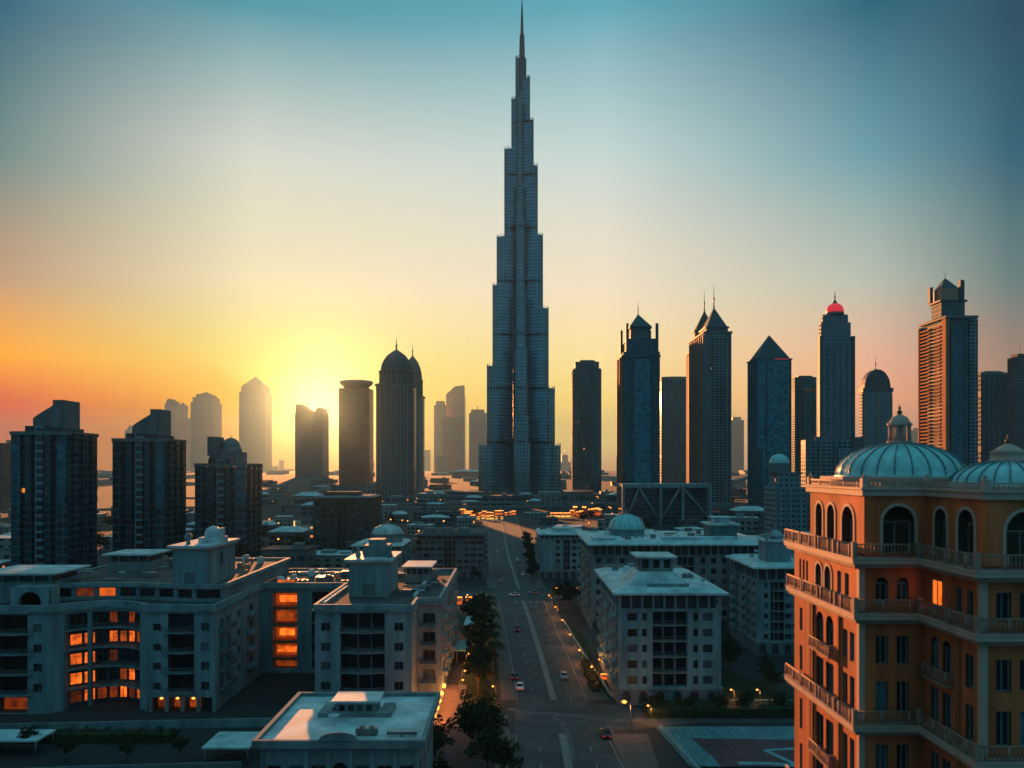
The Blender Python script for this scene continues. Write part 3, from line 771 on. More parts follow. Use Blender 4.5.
FT['office'] = facade('office_band_facade', (.09,.19,.24), (.03,.10,.14), 3.2, 5.2, .82, .5, mg=.3, vary=.3)
red_dome_tower()

t = T('barrel_topped_tower', 'rounded-top dark tower with slim mast between the red-domed tower and the copper dome', 858.5, 893, 1300, 18)
w = t.w; h = t.z(392)
t.part('body', MB().prism(rect(w,0,18,4),0,h,0,capmat=1), [FT['office'], MT['roofd']])
n = 12; s = MB(); zt = t.z(369); pts = [(-w*.45*math.cos(math.pi*k/n), h+(zt-h)*math.sin(math.pi*k/n)**.8) for k in range(n+1)]
s.poly([(x,2,z) for x,z in pts][::-1]); s.poly([(x,16,z) for x,z in pts])
for (xa,za),(xb,zb) in zip(pts,pts[1:]): s.poly([(xa,2,za),(xb,2,zb),(xb,16,zb),(xa,16,za)])
t.part('barrel_roof', s, MT['crown'])
for fx in (-.45,-.02,.02,.45): t.box('pier', fx*w-1, fx*w+1, -1.4, -.02, 0, h-2, MT['stone_t'])
t.part('shoulder', MB().box(-w*.5-.6,-w*.4,-.5,18.5,h-.1,h+7), MT['crown']); t.part('shoulder', MB().box(w*.4,w*.5+.6,-.5,18.5,h-.1,h+7), MT['crown'])
spire(t, 0, 9, zt-1, t.z(352), .8)

def orange_tower():
    t = T('balcony_tower', 'tall tower with orange sunlit side of stacked balconies and square crown', 921, 976, 800, 50)
    w = t.w; d = 50; h = t.z(318)
    t.part('body', MB().box(-w/2,w/2,0,d,0,h), FT['slab2'])
    # the sunlit left side: two stacks of balcony slabs with a dark gap between
    nb = 52
    for k in range(nb):
        z = 8+k*(h-12)/nb
        t.part('balcony', MB().box(-w/2-2.4,-w/2-.02,d*.58,d*.97,z,z+1.5).box(-w/2-2.0,-w/2-.02,d*.17,d*.43,z,z+1.5), MT['terra_t'])
    t.box('corner_pier', -w/2-1.6, -w/2+2, -1.5, 5.5, 0, h+2, MT['terra_t'])
    t.box('side_pier', -w/2-2.8, -w/2-.02, d*.97, d+1, 0, h-2, MT['terra_t'])
    t.box('glass_bay', -w*.38, w*.02, -1.8, -.02, 0, h-8, FT['bluegl'])
    t.box('recess_bay', w*.06, w*.22, -.6, -.02, 0, h-8, FT['darkgl'])
    t.box('rounded_bay', w*.26, w*.52, -2.4, -.02, 0, h-1, FT['bal'])
    t.box('cornice', -w/2-2.5, w/2+1, -2.6, d+.5, h-.2, h+2.2, MT['stone_t'])
    x0, x1 = t.x(943), t.x(966.5); hc = t.z(301)
    t.part('upper_body', MB().box(x0,x1,3,22,h+2.1,hc), FT['ribbed'])
    t.box('upper_cornice', x0-2, x1+2, 1.5, 24, hc-.1, hc+1.8, MT['crown'])
    x0, x1 = t.x(944), t.x(961.5); hk = t.z(287)
    t.part('crown_block', MB().box(x0,x1,5,20,hc+1.7,hk), MT['terra_c'])
    mx = (x0+x1)/2-1
    t.part('pointed_roof', MB().prism([(x0,5),(x1,5),(x1,20),(x0,20)],hk-.05,t.z(276),top=[(mx-1,12),(mx+1,12),(mx+1,13),(mx-1,13)]), MT['crown'])
    for px in (964.5,):
        t.box('corner_fin', t.x(px)-2, t.x(px)+2, 3.5, 8, hc, t.z(279), MT['crown'])
    t.box('corner_fin', x0-4.0, x0-1.0, 19, 23, hc+1.9, t.z(283), MT['crown'])
    spire(t, mx, 12.5, t.z(277), t.z(268), .5, ball=True)
FT['slab2'] = facade('dark_recess_facade', (.10,.13,.15), (.02,.03,.04), 3, 4, .7, .6, mg=.3)
MT['terra_c'] = mat('crown_panel', (.30,.16,.11), .4, metal=.3, var=.1, scale=.1)
orange_tower()

t = T('plain_grey_tower', 'plain grey-blue tower with slightly sloping roof right of the balcony tower', 973, 1009, 1050, 18)
w = t.w; h = t.z(373)
t.part('body', MB().box(-w/2,w/2,0,18,0,h), FT['grid'])
t.part('sloped_roof', MB().prism(rect(w*.98,1,17),h-.05,t.z(370.5),top=rect(w*.5,5,13)), MT['crown'])
fins(t, [-w*.42,-w*.28,-w*.1,w*.1,w*.28,w*.42], 0, 0, h-6, 2.2, 1.2, MT['crown'])
far_tower('dark narrow tower cut off by the right edge of the skyline', 1014.5, 1040, 900, [(1015,1040,357),(1018,1036,353.5),('mast',1024,354,344)], FT['brownst'], None, 14)
far_tower('small hazy block behind the copper domes', 910, 922, 8000, [(910,922,430),(913,918,428)], FT['hazy'])
far_tower('low blue block between the plain grey tower and the edge tower', 1003, 1018, 2000, [(1003,1018,437)], FT['bluegl'])
far_tower('low dark block at the foot of the rounded-top tower', 850, 862, 1150, [(850,864,437)], FT['darkgl'])
# mid-height blocks among the right towers
t = T('grey_apartment_block', 'grey mid-height apartment block in front of the red-domed tower', 801, 851, 760, 12)
w = t.w; h = t.z(440)
t.part('body', MB().box(-w/2,w/2,0,12,0,h), FT['bal'])
t.part('side_wing', MB().box(w*.2,w/2+.3,-3,10,0,t.z(449)), FT['stone'])
t.part('roof_structure', MB().box(-w*.25,w*.25,3,10,h-.1,t.z(436.5)), MT['grey'])
fins(t, [-w*.46,-w*.2,w*.14], 0, 0, h, 1.5, 2.0, MT['grey'])
t = T('small_domed_block', 'grey stepped block with pale blue roof dome at the foot of the pyramid tower', 764, 809, 560, 26, 'building')
w = t.w
t.part('body', MB().box(-w/2,w/2,0,26,0,t.z(487)), FT['stone'])
t.part('upper_body', MB().box(-w*.36,w*.3,3,23,t.z(487)-.1,t.z(474)), FT['stone'])
t.part('cornice', MB().box(-w*.39,w*.33,2,24,t.z(474)-.05,t.z(472.3)), MT['grey'])
r = gx(795,560)-gx(775,560); r /= 2; xc = t.x(785)
t.part('drum', MB().prism(circ(xc,12,r*.95,20),t.z(472.3)-.1,t.z(463)), MT['grey'])
t.part('dome', MB().lathe(dome_prof(r,t.z(463)-.05,t.z(453.5)-t.z(463)),xc,12,24), MT['copper'])
spire(t, xc, 12, t.z(453.6), t.z(450), .25)
for fx in (-.44,-.15,.15,.44): t.box('pier', fx*w-.6, fx*w+.6, -.8, -.02, 0, t.z(488), MT['grey'])

# ------------------------------------------------------------ walls with real openings
def op(u0, u1, z0, z1, arch=False, depth=.3, mat=None, frame=True, name='window', mull=1, label=None, trim=False, trans=None):
    return dict(u0=u0, u1=u1, z0=z0, z1=z1, arch=arch, depth=depth, mat=mat, frame=frame, name=name, mull=mull, label=label, trim=trim, trans=trans)
def outline(o, grow=0, n=8):
    u0, u1, z0, z1 = o['u0']-grow, o['u1']+grow, o['z0']-grow, o['z1']+grow
    if not o['arch']: return [(u0,z0),(u1,z0),(u1,z1),(u0,z1)]
    r = (u1-u0)/2; cz = z1-r; cu = (u0+u1)/2
    return [(u0,z0),(u1,z0)]+[(cu+r*math.cos(math.pi*k/n), cz+r*math.sin(math.pi*k/n)) for k in range(n+1)]
def wall(root, mb, p0, p1, z0, z1, ops=(), m=0, jm=None, pane=None, fm=None, tm=None):
    """wall from p0 to p1 (outside on the right hand), openings cut out with reveals; each window is a part"""
    p0 = Vector(p0); p1 = Vector(p1); d = (p1-p0); Lw = d.length; d.normalize(); n = Vector((d.y, -d.x))
    def P(u, z, off=0.0): return (p0.x+d.x*u+n.x*off, p0.y+d.y*u+n.y*off, z)
    loops = [[(0,z0),(Lw,z0),(Lw,z1),(0,z1)]]+[outline(o) for o in ops]
    if len(loops) == 1: mb.poly([P(*q) for q in loops[0]], m, [tuple(q) for q in loops[0]])
    else:
        flat = [q for l in loops for q in l]
        for tri in tessellate_polygon([[Vector((a, b, 0)) for a, b in l] for l in loops]):
            t = [flat[i] for i in tri]
            ar = (t[1][0]-t[0][0])*(t[2][1]-t[0][1])-(t[2][0]-t[0][0])*(t[1][1]-t[0][1])
            if abs(ar) < 1e-7: continue
            if ar < 0: t = t[::-1]
            mb.poly([P(*q) for q in t], m, [tuple(q) for q in t])
    for o in ops:
        ol = outline(o); dp = o['depth']
        for a, b in zip(ol, ol[1:]+ol[:1]):
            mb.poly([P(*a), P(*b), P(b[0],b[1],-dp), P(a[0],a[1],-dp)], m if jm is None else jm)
        if o['name'] is None: continue
        pb = MB(); pb.poly([P(a,b,-dp) for a,b in ol], 0, [(a*1.0,b*1.0) for a,b in ol])
        w = pb.build(o['name'], o['mat'] or pane or MT['pane'], root)
        if o['label']: w['label'] = o['label']
        if o['frame']:
            f = MB(); u0,u1,a0,a1 = o['u0'],o['u1'],o['z0'],o['z1']; t = .07
            def bar(ua,ub,za,zb):
                q = [(ua,za),(ub,za),(ub,zb),(ua,zb)]
                f.poly([P(a,b,-dp+.07) for a,b in q])
                for a,b in zip(q,q[1:]+q[:1]): f.poly([P(*a,-dp+.07),P(*b,-dp+.07),P(*b,-dp+.005),P(*a,-dp+.005)][::-1])
            top = a1-(u1-u0)/2*(1 if o['arch'] else 0)
            bar(u0,u0+t,a0,top); bar(u1-t,u1,a0,top); bar(u0+t,u1-t,a0,a0+t)
            bar(u0+t,u1-t,top-t,top)
            for k in range(o['mull']):
                c = u0+(u1-u0)*(k+1)/(o['mull']+1); bar(c-t/2,c+t/2,a0+t,top-t)
            if o['trans']: bar(u0+t,u1-t,a0+(top-a0)*o['trans'],a0+(top-a0)*o['trans']+t)
            f.build('frame', fm or MT['frame'], w)
        if o['trim']:
            a = outline(o); b = outline(o, .22); f = MB(); k0 = 1 if o['arch'] else 0
            for i in range(len(a)):
                j = (i+1) % len(a)
                if i == 0 and o['arch']: continue
                f.poly([P(*a[i],.06),P(*a[j],.06),P(*b[j],.06),P(*b[i],.06)][::-1])
                f.poly([P(*b[i],.06),P(*b[j],.06),P(*b[j],.0),P(*b[i],.0)][::-1])
                f.poly([P(*a[i],.06),P(*a[j],.06),P(*a[j],.0),P(*a[i],.0)])
            f.build('surround', tm or MT['trim'], w)
    return P
def rail(mb, pts, z, h=1.0, step=.28, r=.03, post=.06, closed=False):
    """balustrade along a polyline"""
    for a, b in zip(pts, pts[1:]):
        a, b = Vector(a), Vector(b); L_ = (b-a).length; n = max(1, int(L_/step))
        mb.tube((a.x,a.y,z+h),(b.x,b.y,z+h),post,post,4); mb.tube((a.x,a.y,z+.08),(b.x,b.y,z+.08),r,r,4)
        for k in range(n+1):
            q = a.lerp(b, k/n); mb.tube((q.x,q.y,z),(q.x,q.y,z+h), r if k % 8 else post*1.3, None, 4)
def strip(root, name, pts, z0, z1, out, m, inn=.3, closed=False):
    """cornice: a band along a polyline, standing OUT proud of it (outside on the right hand)"""
    offs = []
    n = len(pts)
    for i in range(n):
        a = Vector(pts[i-1]) if i > 0 or closed else None; b = Vector(pts[i]); c = Vector(pts[(i+1) % n]) if i < n-1 or closed else None
        n1 = n2 = None
        if a is not None: d = (b-a).normalized(); n1 = Vector((d.y,-d.x))
        if c is not None: d = (c-b).normalized(); n2 = Vector((d.y,-d.x))
        if n1 is None: nn = n2
        elif n2 is None: nn = n1
        else:
            s_ = n1+n2; nn = s_/max(.3, s_.length_squared/2) if s_.length > 1e-6 else n1
        offs.append((b+nn*out, b-nn*inn))
    mb = MB()
    rng = range(n if closed else n-1)
    for i in rng:
        j = (i+1) % n
        (o0,i0),(o1,i1) = offs[i], offs[j]
        mb.poly([(o0.x,o0.y,z0),(o1.x,o1.y,z0),(o1.x,o1.y,z1),(o0.x,o0.y,z1)])
        mb.poly([(i0.x,i0.y,z0),(i1.x,i1.y,z0),(i1.x,i1.y,z1),(i0.x,i0.y,z1)][::-1])
        mb.poly([(o0.x,o0.y,z1),(o1.x,o1.y,z1),(i1.x,i1.y,z1),(i0.x,i0.y,z1)])
        mb.poly([(o0.x,o0.y,z0),(o1.x,o1.y,z0),(i1.x,i1.y,z0),(i0.x,i0.y,z0)][::-1])
    if not closed:
        for i in (0, n-1):
            o, q = offs[i]; mb.poly([(o.x,o.y,z0),(q.x,q.y,z0),(q.x,q.y,z1),(o.x,o.y,z1)])
    return mb.build(name, m, root)

# ------------------------------------------------------------ the orange hotel at the right
def hotel():
    h = 7.1; X0, Y0 = 25.0, 57.5
    XI, YF = 29.6, 50.4            # inner corner x, nearer front plane y
    YB, XR = 70.8, 46.0
    root = thing('domed_hotel', 'terracotta hotel with arched balconies and two verdigris domes', 'hotel', (0,0,0))
    z_s1, z_s2, z_s3 = HC-h, HC-1.56*h, HC-2.675*h       # undersides of the three long balconies
    z_s4 = HC-3.95*h
    z_c = HC-2.0
    A = (X0, YB); B = (X0, Y0); C_ = (XI, Y0); D_ = (XI, YF); E = (XR, YF)
    body = MB()
    tr = MT['trim']
    lit = MT['lit']
    def side_ops(zf, kind, L_):
        o = []
        if kind == 'arcade':     # top storey: slim arch arch big arch seen on the sunlit side
            for u, w_ in ((1.7,1.25),(4.4,1.25),(7.1,1.25)): pass
        return o
    # --- top storey (set back), z from slab 1 top to the cornice
    s = .55
    A1, B1, C1, D1, E1 = (X0+s, 68.5), (X0+s, Y0+s), (XI+s, Y0+s), (XI+s, YF+s), (XR, YF+s)
    zb = z_s1+.85
    T_ = dict(arch=True, depth=.7, trim=True, mull=1)
    LB = A1[1]-B1[1]
    arches = [op(1.3,2.7,zb+.02,z_c-.9,**T_), op(3.7,5.2,zb+.02,z_c-.9,**T_), op(6.6,8.7,zb+.02,z_c-.9,**T_)]
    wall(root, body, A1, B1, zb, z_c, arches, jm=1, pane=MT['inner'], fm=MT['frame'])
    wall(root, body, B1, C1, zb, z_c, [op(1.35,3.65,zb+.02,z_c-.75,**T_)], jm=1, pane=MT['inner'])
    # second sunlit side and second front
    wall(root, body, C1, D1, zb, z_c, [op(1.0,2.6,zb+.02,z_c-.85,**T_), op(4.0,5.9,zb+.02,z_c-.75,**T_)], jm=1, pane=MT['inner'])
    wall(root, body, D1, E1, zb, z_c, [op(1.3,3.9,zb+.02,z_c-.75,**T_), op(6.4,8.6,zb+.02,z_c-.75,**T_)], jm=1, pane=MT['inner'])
    body.poly([(E1[0],E1[1],zb),(E1[0],A1[1],zb),(E1[0],A1[1],z_c),(E1[0],E1[1],z_c)])
    body.poly([(A1[0],A1[1],zb),(E1[0],A1[1],zb),(E1[0],A1[1],z_c),(A1[0],A1[1],z_c)][::-1])
    # --- lower storeys
    def storey(z0, z1, rows, first=False):
        nr = len(rows)
        # far side wall A->B, L = 14.1
        o = []
        for (za, zb_, kind) in rows:
            if kind == 'small':
                for u in (1.2,2.0,2.8): o.append(op(u,u+.45,za,zb_,depth=.14,mull=0))
                for u in (5.0,6.9): o.append(op(u,u+1.25,za-.5,zb_+.1,arch=True,depth=.3,mull=1,trim=True))
                for u in (9.3,10.7): o.append(op(u,u+.75,za,zb_,depth=.16,mull=0))
            else:
                o.append(op(1.3,1.95,za,zb_,depth=.15,mull=0))
                for u in (5.1,7.1): o.append(op(u,u+1.5,za-.35,zb_+(.45 if kind == 'arch' else 0),arch=(kind=='arch'),depth=.35,mull=1))
                for u in (10.4,11.6): o.append(op(u,u+.8,za-.2,zb_,depth=.16,mull=0))
        wall(root, body, A, B, z0, z1, o, jm=1, pane=MT['pane'])
        o = []
        for (za, zb_, kind) in rows:
            for u in (1.15,2.65): o.append(op(u,u+.85,za-.1,zb_,arch=(kind=='small'),depth=.3,mull=1))
        wall(root, body, B, C_, z0, z1, o, jm=1)
        o = []
        for (za, zb_, kind) in rows:
            if kind == 'small':
                o.append(op(1.0,2.4,za,zb_+.05,depth=.12,mull=1,mat=MT['lit'],label='lit orange window'))
                for u in (4.2,5.5): o.append(op(u,u+.65,za,zb_,depth=.16,mull=0))
            else:
                for u in (1.0,2.5): o.append(op(u,u+1.05,za-.3,zb_+(.3 if kind=='arch' else 0),arch=(kind=='arch'),depth=.3,mull=1))
                for u in (5.3,): o.append(op(u,u+.95,za-.2,zb_,depth=.3,mull=1))
        wall(root, body, C_, D_, z0, z1, o, jm=1)
        o = []
        for (za, zb_, kind) in rows:
            for u in (.9,2.4,4.4,6.2): o.append(op(u,u+.95,za-.1,zb_,depth=.3,mull=1))
        wall(root, body, D_, E, z0, z1, o, jm=1)
        body.poly([(E[0],E[1],z0),(E[0],A[1],z0),(E[0],A[1],z1),(E[0],E[1],z1)])
        body.poly([(A[0],A[1],z0),(E[0],A[1],z0),(E[0],A[1],z1),(A[0],A[1],z1)][::-1])
    storey(z_s2+.8, z_s1, [(z_s2+1.5, z_s1-.75, 'small')])
    f = (z_s2-(z_s3+.8))/2
    storey(z_s3+.8, z_s2, [(z_s3+1.5, z_s3+.8+f-.7, 'rect'), (z_s3+1.4+f, z_s2-1.0, 'arch')])
    f2 = (z_s3-(z_s4+.8))/2
    storey(z_s4+.8, z_s3, [(z_s4+1.5, z_s4+.8+f2-.7, 'rect'), (z_s4+1.4+f2, z_s3-.9, 'rect')])
    storey(0, z_s4, [(4, 6.5, 'rect'), (9, 11.5, 'rect'), (14, 16.5, 'rect')])
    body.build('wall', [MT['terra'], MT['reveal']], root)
    # long balconies that wrap every corner
    path = [(X0-.02, YB), (X0-.02, Y0-.02), (XI-.02, Y0-.02), (XI-.02, YF-.02), (XR, YF-.02)]
    for zs, pr, far in ((z_s1, .85, .2), (z_s2, .7, .1), (z_s3, .8, .2), (z_s4, .8, .2)):
        pp = [(path[0][0], path[0][1]+far)]+path[1:]
        sl = strip(root, 'balcony', pp, zs+.28, zs+.62, pr, tr, inn=1.4)
        strip(sl, 'moulding', pp, zs, zs+.275, pr-.22, MT['trim2'], inn=.2)
        strip(sl, 'coping', pp, zs+.625, zs+.72, pr+.06, tr, inn=.3)
        rp = []
        q = pr-.12
        rp = [(X0-q, YB+far), (X0-q, Y0-q), (XI-q, Y0-q), (XI-q, YF-q), (XR, YF-q)]
        b = MB(); rail(b, rp, zs+.72, .95, .24, .035, .075)
        for c in rp[1:4]: b.box(c[0]-.16, c[0]+.16, c[1]-.16, c[1]+.16, zs+.72, zs+1.85)
        for i in range(4):
            a_, c_ = Vector(rp[i]), Vector(rp[i+1]); k = max(1, round((c_-a_).length/3.2))
            for j in range(1, k): w_ = a_.lerp(c_, j/k); b.box(w_.x-.1,w_.x+.1,w_.y-.1,w_.y+.1,zs+.72,zs+1.75)
        b.build('balustrade', MT['trim2'], root)
    # french balconies between the long ones
    for za, zs_ in ((z_s3+.8+f, 0), (z_s4+.8+f2, 0)):
        for (pa, pb) in (((X0, YB-4.8), (X0, YB-8.9)), ((XI, Y0-.8), (XI, Y0-3.8))):
            b = MB(); q = .5
            rail(b, [(pa[0]-.02,pa[1]),(pa[0]-q,pa[1]),(pb[0]-q,pb[1]),(pb[0]-.02,pb[1])], za, .85, .22, .03, .05)
            b.box(pa[0]-q-.05, pa[0]-.02, pb[1], pa[1], za-.14, za)
            b.build('small_balcony', MT['trim2'], root)
    # corner pilasters of paler stone
    for (px_, py_) in ((X0, Y0), (XI, YF)):
        for z0, z1 in ((z_s2+.8,z_s1),(z_s3+.8,z_s2),(z_s4+.8,z_s3),(0,z_s4)):
            b = MB(); b.box(px_-.1, px_+.32, py_-.1, py_+.3, z0, z1-.02); b.build('corner_pilaster', tr, root)
    for yv in (YB-3.9, YB-4.4, YB-9.7):
        for z0, z1 in ((z_s3+.8,z_s2),(z_s4+.8,z_s3),(0,z_s4)):
            MB().box(X0-.14, X0-.01, yv-.16, yv+.16, z0, z1-.02).build('pilaster', MT['terrad'], root)
    for yv in (Y0-4.55,):
        for z0, z1 in ((z_s3+.8,z_s2),(z_s4+.8,z_s3),(0,z_s4)):
            MB().box(XI-.14, XI-.01, yv-.2, yv+.2, z0, z1-.02).build('pilaster', MT['terrad'], root)
    # cornice, parapet, roof
    cp = [A1, B1, C1, D1, E1]
    strip(root, 'cornice', [(A1[0],A1[1]+.5)]+cp[1:], z_c-.02, z_c+.42, .22, tr, inn=.6)
    strip(root, 'cornice', [(A1[0],A1[1]+.5)]+cp[1:], z_c+.42, z_c+.6, .36, tr, inn=.6)
    b = MB(); b.prism([(A1[0],A1[1]),(B1[0],B1[1]),(C1[0],C1[1]),(D1[0],D1[1]),(E1[0],E1[1]),(E1[0],A1[1])], z_c+.3, z_c+.5)
    b.build('roof', MT['roofd'], root)
    zr = z_c+.5
    b = MB(); rail(b, [(A1[0]-.1,A1[1]),(A1[0]-.1,B1[1]-.1),(C1[0]-.1,B1[1]-.1),(C1[0]-.1,D1[1]-.1),(E1[0],D1[1]-.1)], zr+.1, .42, .3, .05, .07)
    for c in ((A1[0],A1[1]),(B1[0],B1[1]),(C1[0],C1[1]),(D1[0],D1[1])):
        b.box(c[0]-.22,c[0]+.22,c[1]-.22,c[1]+.22,zr+.05,zr+.75); b.lathe([(.1,zr+.75),(.16,zr+.95),(.0,zr+1.15)],c[0],c[1],8)
    b.build('parapet', tr, root)
    # domes
    for (cx, cy, r, hd, lr, zl) in ((31.2, 64.4, 4.75, 2.55, .82, 1), (35.0, 56.4, 3.65, 1.6, .72, 0)):
        zd = zr+(.95 if zl else .42)
        oc = [(cx+(r+.95)*math.cos(R(22.5+45*k)), cy+(r+.95)*math.sin(R(22.5+45*k))) for k in range(8)]
        d0 = MB(); d0.prism(oc, zr-.1, zd-.35); d0.prism([(cx+(x-cx)*1.05, cy+(y-cy)*1.05) for x,y in oc], zd-.35, zd-.12)
        dr = d0.build('dome_drum', tr, root)
        dd = MB(); prof = [(r*1.03,zd-.12),(r*1.03,zd)]+[(r*math.cos(a), zd+hd*math.sin(a)) for a in [math.pi/2*k/10*.93 for k in range(11)]]
        dd.lathe(prof, cx, cy, 40)
        dm = dd.build('dome', MT['copper'], root)
        for k in range(24):
            a = 2*math.pi*k/24; rb = MB(); pr = [(r*1.01*math.cos(e), zd+.03+hd*1.01*math.sin(e)) for e in [math.pi/2*j/8*.93 for j in range(9)]]
            for (ra,za),(rc,zc) in zip(pr,pr[1:]): rb.tube((cx+ra*math.cos(a),cy+ra*math.sin(a),za),(cx+rc*math.cos(a),cy+rc*math.sin(a),zc),.055,.05,4)
            rb.build('dome_rib', MT['rib'], dm)
        zt = zd+hd-.08
        ln_ = MB()
        if zl:
            ln_.prism(circ(cx,cy,lr*1.15,16), zt-.1, zt+.25); ln_.prism(circ(cx,cy,lr*.62,12), zt+.25, zt+1.5)
            for k in range(8): a = R(45*k); ln_.tube((cx+lr*.92*math.cos(a),cy+lr*.92*math.sin(a),zt+.25),(cx+lr*.92*math.cos(a),cy+lr*.92*math.sin(a),zt+1.5),.13,.13,6)
            ln_.prism(circ(cx,cy,lr*1.15,16), zt+1.5, zt+1.68)
            ln_.lathe([(lr*1.0,zt+1.68),(lr*.95,zt+1.8),(lr*.7,zt+2.15),(lr*.3,zt+2.35),(.0,zt+2.4)],cx,cy,16)
            tz = zt+2.35
        else:
            ln_.lathe([(lr*1.7,zt-.15),(lr*1.75,zt+.1),(lr*1.6,zt+.2),(lr*1.5,zt+.55),(lr*1.65,zt+.65),(lr*1.1,zt+.9),(lr*.55,zt+1.15),(.1,zt+1.3)],cx,cy,16)
            tz = zt+1.25
        lt = ln_.build('lantern', MT['trim'], root)
        fn = MB(); fn.lathe([(.10,tz),(.22,tz+.15),(.22,tz+.28),(.07,tz+.4),(.13,tz+.55),(.04,tz+.7),(.0,tz+.95)],cx,cy,8)
        fn.build('finial', MT['trimd'], lt)
    # pale curved apron of stone at the foot of the dome
    return root
MT['trim2'] = mat('balcony_stone', (.34,.20,.155), .75, var=.15, scale=.6)
MT['trimd'] = mat('bronze_finial', (.16,.10,.07), .5, metal=.4)
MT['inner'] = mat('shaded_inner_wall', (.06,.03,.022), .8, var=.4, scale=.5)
hotel()

def roof_clutter(root, x0, x1, y0, y1, z, n, seed, avoid=()):
    """chillers, ducts, tanks and dishes, each a part of the building"""
    r = random.Random(seed); got = []
    for _ in range(n*12):
        if len(got) >= n: break
        x, y = r.uniform(x0+1.5,x1-1.5), r.uniform(y0+1.5,y1-1.5)
        if any(a-1.6 < x < b+1.6 and c-1.6 < y < d+1.6 for a,b,c,d in avoid) or any(abs(x-p)+abs(y-q) < 3.2 for p,q in got): continue
        got.append((x,y)); k = r.randrange(5); m = MB()
        if k <= 1:
            w, d, h = r.uniform(.7,1.4), r.uniform(.5,.9), r.uniform(.8,1.3)
            m.box(x-w,x+w,y-d,y+d,z+.2,z+h); m.box(x-w*.9,x-w*.7,y-d*.8,y+d*.8,z-.02,z+.2); m.box(x+w*.7,x+w*.9,y-d*.8,y+d*.8,z-.02,z+.2)
            m.lathe([(d*.7,z+h),(d*.7,z+h+.15),(d*.55,z+h+.15),(d*.5,z+h+.02)],x-w*.45,y,12); m.lathe([(d*.7,z+h),(d*.7,z+h+.15),(d*.55,z+h+.15),(d*.5,z+h+.02)],x+w*.45,y,12)
            m.build('chiller', MT['metal'], root)
        elif k == 2:
            m.lathe([(.9,z),(.9,z+1.5),(.6,z+1.75),(0,z+1.85)],x,y,12); m.build('water_tank', MT['roofw'], root)
        elif k == 3:
            l = r.uniform(2.5,6); m.box(x-l/2,x+l/2,y-.25,y+.25,z+.25,z+.7) if r.random() < .5 else m.box(x-.25,x+.25,y-l/2,y+l/2,z+.25,z+.7)
            m.box(x-.2,x+.2,y-.2,y+.2,z-.02,z+.25); m.build('duct', MT['metal'], root)
        else:
            m.tube((x,y,z),(x,y,z+.9),.06); m.lathe([(.1,z+.8),(.5,z+1.0),(.8,z+1.35)],x,y,12); m.build('satellite_dish', MT['roofw'], root)
